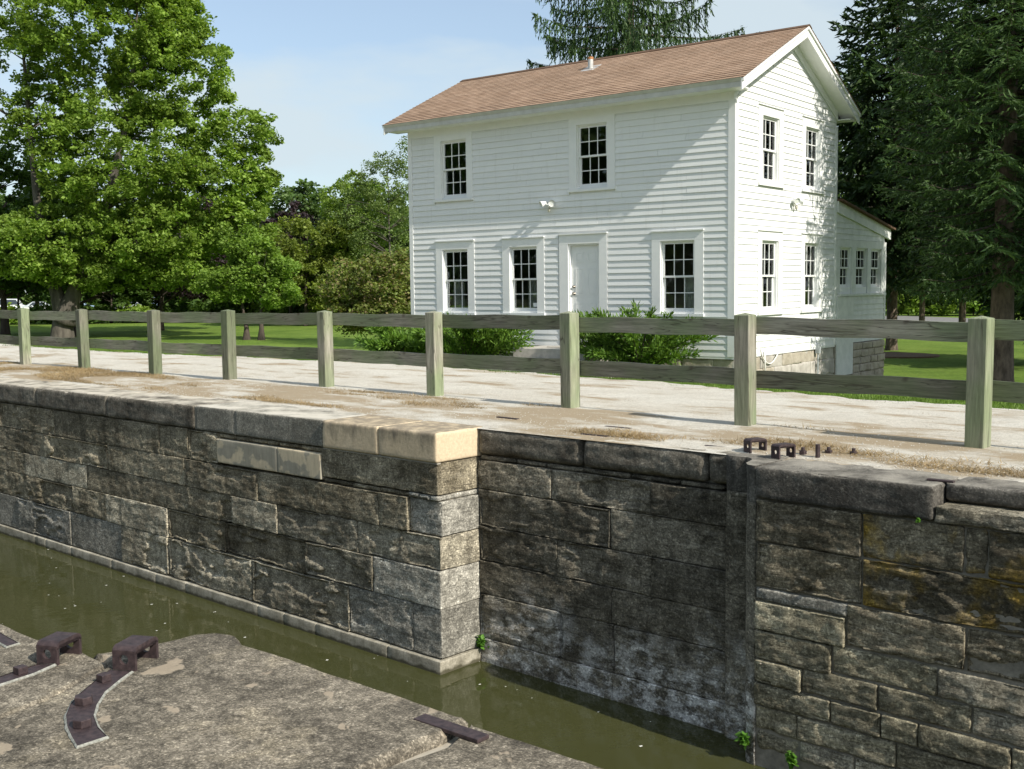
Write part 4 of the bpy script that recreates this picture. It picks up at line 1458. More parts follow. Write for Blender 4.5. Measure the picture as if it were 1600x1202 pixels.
# shingle roof: overlapping courses on each slope
rl = math.hypot(WY / 2 + OV, RZ - EZ)
ncourse = 25
for half in (0, 1):
    V, F, UV = [], [], []
    x0_, x1_ = (-LX - EL - 0.045) * S, (EX + 0.045) * S
    nx = 60
    for c in range(ncourse):
        f0, f1 = c / ncourse, (c + 1) / ncourse
        for lvl, (f, up_) in enumerate(((f0, 0.0), (f0, 0.016), (f1, 0.003))):
            y = -OV - 0.04 + (WY / 2 + OV + 0.04) * f
            zz = EZ - 0.02 + (RZ - EZ + 0.02) * f + up_
            for i in range(nx + 1):
                x = x0_ + (x1_ - x0_) * i / nx
                jig = 0.006 * (random.random() - 0.5) if lvl < 2 else 0.0
                wav = 0.012 * math.sin(x * 1.3 + 2 * f) * math.sin(math.pi * f)
                V.append((x, (y if half == 0 else WY - y) * S, (zz + jig + wav) * S))
                UV.append((x, f * rl * S))
    row = nx + 1
    for c in range(ncourse):
        for lv in (0, 1):
            for i in range(nx):
                a = (3 * c + lv) * row + i
                F.append((a, a + 1, a + row + 1, a + row))
    me = bpy.data.meshes.new('shingle_slope')
    me.from_pydata(V, [], F)
    uvl = me.uv_layers.new(name='UVMap')
    uvl.data.foreach_set('uv', np.array([UV[l.vertex_index] for l in me.loops], dtype=np.float32).ravel())
    me.materials.append(M['shingle'])
    o = put('shingle_slope', me, house)
    # roof deck closes the underside
MB().add([((-LX - EL) * S, -OV * S, (EZ - 0.03) * S), (EX * S, -OV * S, (EZ - 0.03) * S), (EX * S, WY / 2 * S, (RZ - 0.03) * S), ((-LX - EL) * S, WY / 2 * S, (RZ - 0.03) * S),
          (EX * S, (WY + OV) * S, (EZ - 0.03) * S), ((-LX - EL) * S, (WY + OV) * S, (EZ - 0.03) * S)], [(0, 1, 2, 3), (3, 2, 4, 5)]).build('roof_deck', WT, house)
rc = MB()
rc.hexa([(x * S, y * S, z * S) for x, y, z in ((-LX - EL - 0.05, WY / 2 - 0.13, RZ - 0.052), (EX + 0.05, WY / 2 - 0.13, RZ - 0.052), (EX + 0.05, WY / 2, RZ + 0.015), (-LX - EL - 0.05, WY / 2, RZ + 0.015),
                                               (-LX - EL - 0.05, WY / 2 - 0.13, RZ - 0.036), (EX + 0.05, WY / 2 - 0.13, RZ - 0.036), (EX + 0.05, WY / 2, RZ + 0.03), (-LX - EL - 0.05, WY / 2, RZ + 0.03))])
rc.hexa([(x * S, y * S, z * S) for x, y, z in ((-LX - EL - 0.05, WY / 2 + 0.13, RZ - 0.052), (EX + 0.05, WY / 2 + 0.13, RZ - 0.052), (EX + 0.05, WY / 2, RZ + 0.015), (-LX - EL - 0.05, WY / 2, RZ + 0.015),
                                               (-LX - EL - 0.05, WY / 2 + 0.13, RZ - 0.036), (EX + 0.05, WY / 2 + 0.13, RZ - 0.036), (EX + 0.05, WY / 2, RZ + 0.03), (-LX - EL - 0.05, WY / 2, RZ + 0.03))])
rc.build('ridge_cap', M['shingle'], house)
# vent pipe
vx, vy = -4.85, 1.95
vz = slope_pt(vy)
vp = MB().tube([(vx * S, vy * S, (vz - 0.05) * S), (vx * S, vy * S, (vz + 0.25) * S)], 0.062, 14).build('vent_pipe', M['galvanised'], house)
MB().tube([(vx * S, vy * S, (vz + 0.225) * S), (vx * S, vy * S, (vz + 0.28) * S)], 0.066, 14).build('vent_cap', M['rusted_cap'], vp)
fl = 0.2
MB().hexa([((vx + a) * S, (vy + b_) * S, (slope_pt(vy + b_) + h) * S) for h in (0.006, 0.02) for a, b_ in ((-fl, -fl), (fl, -fl), (fl, fl), (-fl, fl))]).build('flashing', M['galvanised'], vp)

# --- windows -------------------------------------------------------------
GL = M['glass']


def window(u0, u1, z0, z1, wall, casing=(0.215, 0.215, 0.20), head_cap=True, sill=True, nx=3, ny=2, frame=WT):
    """double-hung six-over-six. local x along the wall, local -y outwards"""
    w, h = (u1 - u0) * S, (z1 - z0) * S
    c0, c1, ch = [q * S for q in casing]
    b_ = MB()
    o_ = 0.030
    if c0:
        b_.box(-c0, 0, -o_, 0.0, -0.02, h + 0.001)
    if c1:
        b_.box(w, w + c1, -o_, 0.0, -0.02, h + 0.001)
    if ch:
        b_.box(-c0, w + c1, -o_ - 0.001, 0.0, h + 0.001, h + ch)
    if head_cap:
        b_.box(-c0 - 0.012, w + c1 + 0.012, -o_ - 0.030, 0.0, h + ch, h + ch + 0.026)
    # jambs inside the opening
    jd = 0.115
    b_.box(0, 0.022, 0.0005, jd, 0, h).box(w - 0.022, w, 0.0005, jd, 0, h).box(0.022, w - 0.022, 0.0005, jd, h - 0.022, h).box(0.022, w - 0.022, 0.0005, jd, 0, 0.02)
    win = b_.build('window', frame, house)
    if wall == 'f':
        win.location = (u0 * S, 0.0, z0 * S)
    else:
        win.location = (0.0, u0 * S, z0 * S)
        win.rotation_euler = (0, 0, math.pi / 2)
    if sill:
        MB().box(-c0 - 0.02, w + c1 + 0.02, -o_ - 0.035, 0.0, -0.075, -0.021).build('sill', frame, win)
    mid = h * 0.505
    iw = w - 0.044
    for (za, zb, yd) in ((mid - 0.022, h - 0.022, 0.040), (0.020, mid + 0.018, 0.078)):
        st, rt, rb = 0.042, 0.042, (0.040 if yd < 0.05 else 0.070)
        s_ = MB()
        s_.box(0.022, 0.022 + st, yd, yd + 0.032, za, zb).box(w - 0.022 - st, w - 0.022, yd, yd + 0.032, za, zb)
        s_.box(0.022 + st, w - 0.022 - st, yd, yd + 0.032, zb - rt, zb).box(0.022 + st, w - 0.022 - st, yd, yd + 0.032, za, za + rb)
        gx0, gx1, gz0, gz1 = 0.022 + st, w - 0.022 - st, za + rb, zb - rt
        mt = 0.018
        for k in range(1, nx):
            x = gx0 + (gx1 - gx0) * k / nx
            s_.box(x - mt / 2, x + mt / 2, yd + 0.006, yd + 0.026, gz0, gz1)
        for k in range(1, ny):
            zz = gz0 + (gz1 - gz0) * k / ny
            s_.box(gx0, gx1, yd + 0.007, yd + 0.025, zz - mt / 2, zz + mt / 2)
        s_.build('sash', frame, win)
        key = (round(gx1 - gx0, 3), round(gz1 - gz0, 3), nx, ny)
        pw_, ph_ = (gx1 - gx0) / nx, (gz1 - gz0) / ny
        if key not in PANE:
            PANE[key] = MB().box(0.003, pw_ - 0.003, -0.0015, 0.0015, 0.003, ph_ - 0.003).mesh('pane', GL)
        for i in range(nx):
            for j in range(ny):
                put('pane', PANE[key], win, (gx0 + i * pw_, yd + 0.016, gz0 + j * ph_))
    return win


PANE = {}
wl_ = [window(-8.055, -7.2255, 0.93, 2.485, 'f'), window(-5.915, -5.095, 0.93, 2.485, 'f'), window(-1.7495, -0.9098, 0.93, 2.485, 'f'),
       window(-8.055, -7.2255, 3.76, 5.18, 'f', (0.215, 0.19, 0.15), False), window(-3.9458, -3.1167, 3.76, 5.18, 'f', (0.205, 0.21, 0.15), False)]
for (a, b_, c, d) in g_open:
    window(a, b_, c, d, 'g', (0.209, 0.209, 0.205), True)
lw = [window(a, b_, c, d, 'g', (0.0, 0.0, 0.0), False, False) for a, b_, c, d in l_open]
# wide casing round the three lean-to windows
cs = MB()
for a, b_ in ((5.56, 5.80), (6.58, 6.88), (7.70, 7.96), (8.74, 9.06)):
    cs.box(0.0, 0.026, a * S, b_ * S, 1.26 * S, 2.6 * S)
cs.box(0.0, 0.027, 5.56 * S, 9.06 * S, 2.43 * S, 2.62 * S)
cs.build('lean_to_casing', AW, house)
MB().box(0.0, 0.075, 5.68 * S, 9.0 * S, 1.20 * S, 1.258 * S).build('lean_to_sill', AW, house)
# little white notice in one pane, with lines of print
w2_ = wl_[1]
ww = (0.82) * S
nt = MB().box(ww - 0.19, ww - 0.085, 0.085, 0.087, 0.115, 0.20).build('notice_card', WT, w2_)
# curtains and blinds glimpsed behind the glass
for (x0_, x1_, z0_, z1_) in ((-8.0, -7.62, 0.9, 1.75), (-1.35, -0.95, 0.95, 1.7), (-5.6, -5.35, 0.95, 1.7)):
    V, F = [], []
    nf = 24
    for i in range(nf + 1):
        x = x0_ + (x1_ - x0_) * i / nf
        y = 0.30 + 0.025 * math.sin(i * 1.7)
        V += [(x * S, y * S, z0_ * S), (x * S, y * S, z1_ * S)]
        if i:
            F.append((2 * i - 2, 2 * i, 2 * i + 1, 2 * i - 1))
    me = MB().add(V, F).mesh('curtain', M['curtain_cloth'], True)
    put('curtain', me, house)

# --- door ----------------------------------------------------------------
dx0, dx1, dz0, dz1 = [q * S for q in (-4.195, -3.339, 0.29, 2.5)]
df = MB()
cw = 0.25 * S
df.box(dx0 - cw, dx0, -0.030, 0.0, 0.0, dz1 + 0.001).box(dx1, dx1 + 0.215 * S, -0.030, 0.0, 0.0, dz1 + 0.001)
df.box(dx0 - cw, dx1 + 0.215 * S, -0.031, 0.0, dz1 + 0.001, 2.715 * S).box(dx0 - cw - 0.012, dx1 + 0.215 * S + 0.012, -0.062, 0.0, 2.715 * S, 2.745 * S)
df.box(dx0, dx0 + 0.03, 0.0005, 0.115, dz0, dz1).box(dx1 - 0.03, dx1, 0.0005, 0.115, dz0, dz1).box(dx0 + 0.03, dx1 - 0.03, 0.0005, 0.115, dz1 - 0.03, dz1)
df.box(dx0, dx1, -0.05, 0.10, dz0 - 0.04, dz0 + 0.012)
df.build('door_frame', WT, house)
a0, a1, b0, b1 = dx0 + 0.032, dx1 - 0.032, dz0 + 0.014, dz1 - 0.032
door = MB().box(a0, a1, 0.060, 0.098, b0, b1).build('door', WT, house)
pwid = (a1 - a0)
cols = [(a0 + 0.105, a0 + pwid / 2 - 0.045), (a0 + pwid / 2 + 0.045, a1 - 0.105)]
rows = [(b1 - 0.36, b1 - 0.14), (b1 - 1.06, b1 - 0.48), (b0 + 0.22, b1 - 1.22)]
for (p0, p1) in cols:
    for (r0, r1) in rows:
        b_ = MB()
        t_ = 0.028
        # moulded ring and raised field
        for (x0_, x1_, z0_, z1_) in ((p0, p1, r0, r0 + t_), (p0, p1, r1 - t_, r1), (p0, p0 + t_, r0 + t_, r1 - t_), (p1 - t_, p1, r0 + t_, r1 - t_)):
            b_.box(x0_, x1_, 0.052, 0.0605, z0_, z1_)
        b_.hexa([(p0 + t_ + 0.02, 0.053, r0 + t_ + 0.02), (p1 - t_ - 0.02, 0.053, r0 + t_ + 0.02), (p1 - t_, 0.0605, r0 + t_), (p0 + t_, 0.0605, r0 + t_),
                 (p0 + t_ + 0.02, 0.053, r1 - t_ - 0.02), (p1 - t_ - 0.02, 0.053, r1 - t_ - 0.02), (p1 - t_, 0.0605, r1 - t_), (p0 + t_, 0.0605, r1 - t_)])
        b_.build('door_panel', WT, door)
for zz, rr_ in ((b0 + 0.98, 0.030), (b0 + 1.13, 0.026)):
    MB().tube([(a0 + 0.065, 0.060, zz), (a0 + 0.065, 0.048, zz), (a0 + 0.065, 0.040, zz), (a0 + 0.065, 0.010, zz), (a0 + 0.065, 0.0, zz)], [rr_ + 0.006, rr_ + 0.006, 0.014, rr_, 0.012], 14).build('door_knob', M['brass'], door, True)

# --- security floodlights --------------------------------------------------
def flood(loc, rz, s=1.0):
    b_ = MB().tube([(0, 0.002, 0), (0, -0.035, 0)], 0.06, 16).tube([(0, -0.03, 0), (0, -0.07, 0)], 0.028, 10)
    f = b_.build('floodlight', WT, house, loc=loc, rz=rz)
    for sg, aim in ((-1, (-0.45, -0.8, -0.35)), (1, (0.55, -0.9, -0.25))):
        p0 = Vector((sg * 0.015, -0.055, 0.0))
        d = Vector((sg * 0.09, -0.03, 0.045))
        a = Vector(aim).normalized()
        q = p0 + d
        MB().tube([p0, q], 0.016, 8).tube([q - a * 0.07, q - a * 0.03, q + a * 0.04, q + a * 0.085], [0.024, 0.036, 0.058, 0.072], 16, cap=False).tube([q - a * 0.071, q - a * 0.07], 0.024, 12).build('lamp_head', WT, f, True)
        MB().tube([q + a * 0.060, q + a * 0.064], 0.061, 16).build('lens', M['lamp_lens'], f)
    MB().tube([(0, -0.05, -0.02), (0, -0.06, -0.07)], 0.012, 8).tube([(0, -0.05, -0.07), (0, -0.065, -0.10), (0, -0.06, -0.14)], [0.022, 0.036, 0.020], 12).build('motion_sensor', M['sensor_beige'], f, True)
    return f


flood((-4.69 * S, -0.02, 3.42 * S), 0.0, 1)
flood((0.02, 2.95 * S, 3.37 * S), math.pi / 2, 1)

# --- lean-to ---------------------------------------------------------------
RA, RB = (5.53, 3.60), (9.41, 3.01)           # roof line (y, z) on the gable plane


def roofz(y):
    return RA[1] + (RB[1] - RA[1]) * (y - RA[0]) / (RB[0] - RA[0])


P = []
for dz in (-0.05, 0.0):
    for (x, y) in ((-LX - 0.15, RA[0] - 0.02), (0.18, RA[0] + 0.0), (0.18, RB[0]), (-LX - 0.15, RB[0])):
        P.append((x * S, y * S, (roofz(y) + dz) * S))
MB().hexa(P).build('lean_to_roof', M['shingle'], house)
P = []
for y, z0_, z1_ in ((RA[0] + 0.01, 3.27, roofz(RA[0]) - 0.051), (9.33, 2.70, roofz(9.33) - 0.051)):
    P.append((y, z0_, z1_))
b_ = MB()
b_.add([(x * S, y * S, z * S) for x in (0.0, 0.07) for (y, z) in ((P[0][0], P[0][1]), (P[1][0], P[1][1]), (P[1][0], P[1][2]), (P[0][0], P[0][2]))], [(0, 1, 2, 3), (7, 6, 5, 4), (0, 4, 5, 1), (1, 5, 6, 2), (2, 6, 7, 3), (3, 7, 4, 0)])
b_.build('lean_to_rake_board', AW, house)
MB().add([(x * S, y * S, z * S) for x in (-0.12, -0.001) for (y, z) in ((WY, 2.6), (9.05, 2.6), (9.05, 2.95), (WY, 3.5))], [(0, 1, 2, 3), (7, 6, 5, 4), (0, 4, 5, 1), (1, 5, 6, 2), (2, 6, 7, 3), (3, 7, 4, 0)]).build('lean_to_gable', WP, house)
z = 2.625
while z < 3.2:
    zt = z + EXP + 0.012
    y1 = 5.56 + (3.268 - z) / (3.268 - 2.766) * 3.36
    y1t = 5.56 + (3.268 - zt) / (3.268 - 2.766) * 3.36
    if y1t > 5.7:
        clap(WY + 0.02, min(y1, 9.0), z, 'g', WY + 0.02, min(y1t, 9.0), zt, AW)
    z += EXP
z = 0.0
while z < 1.15:
    clap(6.70, 9.0, z, 'g', top=min(z + EXP + 0.012, 1.2), mat=AW)
    z += EXP
hb('corner_board', 0.0, 0.034, 9.0, 9.1, 0.0, 2.62, AW)
hb('hatch_panel', 0.0, 0.05, 5.60, 6.69, -0.80, 1.19, AW)
# lean-to foundation of squared blocks
fz_ = [-1.35, -1.04, -0.80, -0.59, -0.40, -0.20, -0.015]
fr = random.Random(21)
for k in range(len(fz_) - 1):
    y = 6.72
    while y < 9.02:
        L = fr.uniform(0.42, 0.72)
        y2 = y + L if 9.05 - (y + L) > 0.3 else 9.05
        d = 0.05 + fr.uniform(-0.015, 0.02)
        seedc[0] += 1.3
        me = stone_mesh('foundation_block', (y + 0.006) * S, (y2 - 0.006) * S, -d, 0.2, (fz_[k] + 0.006) * S, (fz_[k + 1] - 0.006) * S, M['foundation_stone'], res=0.05, r=0.022, rough=0.030, strata=0.012, seed=seedc[0])
        put('foundation_block', me, house).rotation_euler = (0, 0, math.pi / 2)
        y = y2
MB().box(*sx(-0.25, 0.02, 5.55, 9.03, -1.4, -0.02)).box(*sx(-LX + 0.02, -0.15, 8.9, 9.03, -1.4, -0.02)).box(*sx(-LX + 0.02, -LX + 0.2, 0.05, 9.0, -1.4, -0.06)).build('foundation_core', M['mortar'], house)
# main foundation: uneven rubble, part covered with lime render
fr = random.Random(4)
for (wall_, u0, u1) in (('g', 0.02, 5.58), ('f', 0.02, 9.1)):
    zz = -0.055
    while zz > -0.95:
        hgt = fr.uniform(0.24, 0.40)
        u = u0
        while u < u1 - 0.05:
            L = fr.uniform(0.45, 1.25)
            e_ = min(u + L, u1) if u1 - (u + L) > 0.3 else u1
            seedc[0] += 1.7
            mt = 'foundation_parge' if (wall_ == 'g' and fr.random() < 0.65) else 'foundation_stone'
            dz_ = fr.uniform(-0.03, 0.03)
            me = stone_mesh('foundation_stone', (u + 0.004) * S, (e_ - 0.004) * S, 0.0, 0.22, (zz - hgt + 0.004 - abs(dz_) * 0.5) * S, (zz - 0.004) * S, M[mt], res=0.06, r=0.02, rough=0.022, strata=0.006, seed=seedc[0], offs=fr.uniform(-0.012, 0.015))
            o = put('foundation_stone', me, house)
            if wall_ == 'g':
                o.rotation_euler = (0, 0, math.pi / 2)
            else:
                o.location = (-9.12 * S, 0.0, 0.0)
            u = e_
        zz -= hgt
MB().box(*sx(-0.3, -0.022, 0.05, 5.6, -1.2, -0.06)).box(*sx(-9.1, -0.05, 0.022, 0.3, -1.2, -0.06)).build('foundation_core', M['foundation_parge'], house)
# conduit box and loop of white cable on the gable foundation
cb = MB().box(0.02, 0.10, 4.30 * S, 4.43 * S, -0.14, 0.06).tube([(0.06, 4.365 * S, -0.13), (0.06, 4.365 * S, -0.75)], 0.018, 8).build('conduit', M['meter_grey'], house)
cp = [(0.04, (1.25 + 0.9 * i / 16) * S, (-0.02 - 0.22 * math.sin(math.pi * i / 16) + (0.14 if i == 0 else 0)) * S) for i in range(17)]
MB().tube(cp, 0.014, 8).tube([(0.05, 1.40 * S, 0.05), (0.055, 1.42 * S, -0.2), (0.05, 1.47 * S, -0.55)], 0.016, 8).build('cable', M['cable_white'], house, True)

# doorstep
steps = empty('doorstep', (0, 0, 0))
tag(steps, 'two-tier pale concrete doorstep below the white front door', 'steps')
MB().box(-4.56, -2.72, -1.16, -0.045, -0.6, 0.225).build('landing', M['steps_concrete'], steps, bevel=0.015)
MB().box(-4.98, -2.72, -1.62, -1.161, -0.6, 0.03).build('tread', M['steps_concrete'], steps, bevel=0.015)
MB().box(-4.0, -3.0, -0.7, -0.05, 0.227, 0.245).build('door_mat', M['steps_concrete'], steps)

# ------------------------------------------------------------------ plants
def leaves_mesh(name, P, size, mat, up_bias=0.5, aspect=1.5, rg=rng, droop=0.0):
    """one rhombic leaf per point"""
    n = len(P)
    nr = rg.normal(size=(n, 3))
    nr[:, 2] = np.abs(nr[:, 2]) + up_bias
    nr /= np.linalg.norm(nr, axis=1, keepdims=True)
    a = rg.normal(size=(n, 3))
    a[:, 2] -= droop
    a -= nr * np.sum(a * nr, 1, keepdims=True)
    a /= np.linalg.norm(a, axis=1, keepdims=True) + 1e-9
    b_ = np.cross(nr, a)
    s_ = size * (0.65 + 0.7 * rg.random((n, 1)))
    V = np.stack([P - a * s_ * aspect * 0.5, P + b_ * s_ * 0.5 + a * s_ * 0.1, P + a * s_ * aspect * 0.5, P - b_ * s_ * 0.5 + a * s_ * 0.1], 1).reshape(-1, 3)
    F = np.arange(4 * n).reshape(-1, 4)
    return mesh_np(name, V, F, [mat])


def broadleaf(name, base, blobs, mat, bark, label, cat='tree', group=None, trunk_r=0.3, per=130, dens=1.0, leaf=0.17, clump=0.75, seed=1, stems=None, fork=0.35, twiggy=True):
    rg = np.random.default_rng(seed)
    base = np.array(base, dtype=float)
    base[2] = gz(base[0], base[1]) - 0.05
    root = empty(name, tuple(base))
    tag(root, label, cat, group)
    cl, pts = [], []
    for (x, y, z, rx, rz) in blobs:
        c = np.array([x, y, z])
        area = rx * rx + 2 * rx * rz
        k = max(5, int(dens * 4.2 * area / (clump * clump * 2.2)))
        d = rg.normal(size=(k, 3))
        d /= np.linalg.norm(d, axis=1, keepdims=True)
        rad = rg.uniform(0.45, 1.05, (k, 1)) ** 0.6
        q = c + d * rad * np.array([rx, rx, rz])
        q = q[q[:, 2] > base[2] + 0.25]
        cl.append(q)
    cl = np.concatenate(cl)
    for c in cl:
        cr = clump * rg.uniform(0.55, 1.25)
        m = int(per * rg.uniform(0.6, 1.3))
        d = rg.normal(size=(m, 3))
        d /= np.linalg.norm(d, axis=1, keepdims=True)
        d[:, 2] = d[:, 2] * 0.72 - 0.05
        pts.append(c + d * cr * (rg.random((m, 1)) ** 0.45))
    P = np.concatenate(pts)
    P = P[P[:, 2] > base[2] + 0.15]
    put('crown', leaves_mesh('crown', P - base, leaf, M[mat], rg=rg, droop=0.3), root)
    # trunk, limbs
    tops = cl[:, 2].max()
    cen = cl.mean(0)
    tr = MB()
    hgt = tops - base[2]
    stems = stems or [[(0, 0, -0.3), (0.1 * trunk_r, 0, hgt * 0.12), ((cen[0] - base[0]) * 0.15, (cen[1] - base[1]) * 0.15, hgt * 0.38), ((cen[0] - base[0]) * 0.5, (cen[1] - base[1]) * 0.5, hgt * 0.66), ((cen[0] - base[0]) * 0.7, (cen[1] - base[1]) * 0.7, hgt * 0.9)]]
    spine = []
    for st in stems:
        m = len(st)
        rads = [trunk_r * (1.25 if i == 0 else max(0.10, 1.0 - 0.9 * (i / (m - 1)) ** 0.8)) for i in range(m)]
        # smooth the polyline
        pp, rr_ = [], []
        for i in range(m - 1):
            for s_ in range(4):
                f = s_ / 4
                pp.append(tuple(np.array(st[i]) * (1 - f) + np.array(st[i + 1]) * f + rg.normal(size=3) * 0.02 * trunk_r * (i > 0)))
                rr_.append(rads[i] * (1 - f) + rads[i + 1] * f)
        pp.append(st[-1])
        rr_.append(rads[-1])
        tr.tube(pp, rr_, 9)
        spine += [(np.array(p), r_) for p, r_ in zip(pp, rr_)]
    tr.build('trunk', M[bark], root, True)
    lb = MB()
    sel = cl[rg.permutation(len(cl))[:min(len(cl), 46)]] - base
    sp = np.array([p for p, _ in spine])
    for c in sel:
        ok = np.where(sp[:, 2] < c[2] - 0.15 * np.linalg.norm(c[:2]))[0]
        if len(ok) == 0:
            ok = np.array([max(1, len(sp) // 4)])
        dd = np.linalg.norm(sp[ok] - c, axis=1)
        j_ = ok[np.argmin(dd)]
        a = sp[j_]
        L = np.linalg.norm(c - a)
        if L < 0.3:
            continue
        r0 = min(spine[j_][1] * 0.6, 0.02 + 0.016 * L)
        md = (a + c) / 2 + rg.normal(size=3) * 0.07 * L + np.array([0, 0, 0.10 * L])
        lb.tube([tuple(a), tuple((a + md) / 2), tuple(md), tuple(c)], [r0, r0 * 0.8, r0 * 0.55, r0 * 0.2], 5, False)
    if lb.v:
        tag(lb.build('limbs', M[bark], root, True), kind='stuff')
    return root


# --- large maple on the left, with a leaning second leader
broadleaf('maple_tree', (-47.72, 13.91, -1.0),
          [(-47.0, 16.4, 16.6, 5.6, 3.7), (-43.5, 18.7, 13.4, 3.3, 2.9), (-40.4, 20.8, 10.3, 2.1, 1.4), (-41.4, 19.6, 6.8, 3.2, 2.5), (-45.2, 16.8, 8.8, 4.9, 3.7), (-49.0, 14.2, 11.0, 2.3, 2.6), (-47.3, 14.0, 4.3, 3.3, 1.9), (-45.6, 15.2, 2.6, 2.2, 1.0), (-47.6, 12.9, 3.0, 2.0, 0.9), (-42.6, 18.0, 2.6, 2.4, 1.0),
           (-43.9, 17.4, 4.6, 3.9, 1.9), (-49.9, 12.7, 4.2, 2.3, 1.9), (-53.4, 11.0, 13.5, 2.9, 4.6), (-46.4, 17.3, 20.5, 5.6, 3.7), (-43.6, 19.0, 16.2, 2.0, 2.4), (-39.6, 21.2, 8.2, 1.4, 1.2), (-40.3, 20.3, 5.0, 2.0, 1.5)],
          'leaf_maple', 'bark_grey', 'huge spreading maple with thick forked grey trunk at the left', trunk_r=0.60, per=84, dens=0.98, leaf=0.138, clump=0.52, seed=2,
          stems=[[(0, 0, -0.4), (0.05, 0.02, 1.2), (-0.1, -0.1, 2.4), (-0.75, -0.3, 4.2), (-1.05, -0.5, 7.5), (-1.3, -0.6, 11.5), (-1.6, -0.6, 16.5)],
                 [(0.15, 0.1, 0.9), (0.55, 0.35, 2.2), (1.3, 0.9, 4.2), (2.3, 1.9, 8.0), (3.2, 2.8, 13), (3.6, 3.2, 18)]])
TREES = {
    'maple_back': ('shade_tree', ((-57.99, 16.11, -1.0), [(-59.8, 15.5, 7.2, 4.8, 4.4), (-57.1, 17.2, 3.3, 4.2, 1.6), (-60.3, 14.7, 3.2, 3.6, 1.7), (-54.9, 18.8, 2.9, 3.2, 1.2)]), 'leaf_dark', 'bark_dark', 'dark shade tree with a thin black trunk at the left edge', 0.28, 80, 0.6, 0.30),
    'dark_back': ('shade_tree', ((-50.84, 16.56, -1.0), [(-49.4, 18.0, 3.0, 3.4, 1.2), (-47.9, 19.2, 3.6, 3.0, 1.6), (-50.2, 17.9, 6.3, 4.1, 2.6)]), 'leaf_dark', 'bark_dark', 'dark-leaved tree hidden close behind the huge maple trunk', 0.25, 80, 0.6, 0.30),
    'plumA': ('plum_tree', ((-53.68, 24.48, -1.0), [(-52.5, 26.1, 5.5, 2.97, 2.54), (-54.2, 24.5, 2.9, 2.54, 1.5), (-51.9, 26.3, 2.9, 2.54, 1.9)]), 'leaf_plum', 'bark_dark', 'purple-leaved plum tree under the right side of the maple', 0.2, 90, 0.8, 0.24),
    'plumB': ('plum_tree', ((-54.54, 36.44, -1.0), [(-54.8, 37.1, 6.3, 1.5, 1.7), (-55.8, 36.2, 5.0, 1.5, 1.9)]), 'leaf_plum', 'bark_dark', 'small purple-leaved tree peeping out between maple and olive tree', 0.16, 130, 1.0, 0.22),
    'olive': ('bushy_tree', ((-50.64, 34.4, -1.0), [(-51.21, 34.66, 4.61, 3.3, 1.92), (-52.21, 33.66, 3.06, 2.52, 2.07), (-48.66, 36.66, 4.83, 2.07, 2.07), (-49.99, 35.33, 2.06, 2.74, 2.11)]), 'leaf_olive', 'bark_dark', 'yellow-green bushy tree between the maple and the house', 0.16, 90, 0.9, 0.23),
    'airy': ('airy_tree', ((-44.38, 36.69, -1.0), [(-45.27, 37.09, 8.88, 2.01, 2.01), (-46.52, 35.98, 6.93, 2.23, 2.45), (-44.43, 37.93, 10.69, 1.25, 1.34), (-45.13, 36.81, 5.12, 2.67, 2.67), (-43.46, 38.34, 7.35, 2.23, 3.12)]), 'leaf_airy', 'bark_grey', 'tall airy tree with pale stems rising at the left house corner', 0.15, 80, 0.62, 0.15),
    'mid': ('dense_tree', ((-49.66, 37.68, -1.0), [(-49.68, 38.67, 7.65, 2.59, 2.34), (-49.68, 38.16, 3.42, 3.29, 2.56), (-50.33, 37.39, 1.12, 2.82, 1.54)]), 'leaf_maple', 'bark_dark', 'dense mid-green tree behind the brownish crab apple', 0.18, 90, 0.9, 0.21),
    'rightleaf': ('broadleaf_tree', ((-8.99, 31.13, -1.0), [(-9.6, 31.9, 10.2, 1.25, 1.25), (-9.3, 31.9, 8.1, 1.8, 1.5), (-9.3, 31.6, 5.7, 2.2, 1.8), (-9.5, 31.1, 2.8, 2.2, 1.8)]), 'leaf_far', 'bark_dark', 'leafy green tree just right of the house gable roof', 0.2, 110, 0.9, 0.17),
}
sd_ = 20
for k, (nm, (bs, bl), mt, bk, lab, trr, per, dens, lf) in TREES.items():
    sd_ += 1
    broadleaf(nm, bs, bl, mt, bk, lab, group=None, trunk_r=trr, per=int(per * 0.75), dens=dens, leaf=lf * 0.66, clump=0.5, seed=sd_)
broadleaf('twin_stem_tree', (-36.16, 17.77, -1.0), [(-36.2, 18.2, 2.9, 1.5, 1.2), (-37.3, 17.2, 1.9, 1.5, 0.9), (-35.3, 18.6, 1.5, 1.2, 0.75), (-36.8, 17.9, 3.9, 0.9, 0.9), (-35.0, 18.9, 2.7, 0.8, 0.6)], 'leaf_bright', 'bark_dark',
          'small bright green tree on two dark stems in the lawn', trunk_r=0.2, per=130, dens=1.2, leaf=0.115, clump=0.5, seed=51,
          stems=[[(-0.55, 0.0, -0.2), (-0.5, 0.0, 0.6), (-0.75, 0, 1.6), (-0.9, 0, 3.0)], [(0.45, 0.15, -0.2), (0.5, 0.15, 0.6), (0.45, 0.2, 1.6), (0.4, 0.3, 3.2)]])
broadleaf('crab_apple', (-19.58, 10.34, -1), [(-19.8, 10.4, 1.8, 1.49, 1.08), (-20.7, 9.7, 1.6, 0.91, 1.08), (-19.1, 11.0, 2.1, 1.01, 1.01), (-19.6, 10.4, 0.6, 1.68, 0.67), (-20.3, 9.8, 0.6, 1.2, 0.67)], 'leaf_crab', 'bark_dark',
          'brownish-green crab apple bush with upright twigs left of the house', cat='bush', trunk_r=0.09, per=70, dens=1.1, leaf=0.085, clump=0.36, seed=61)
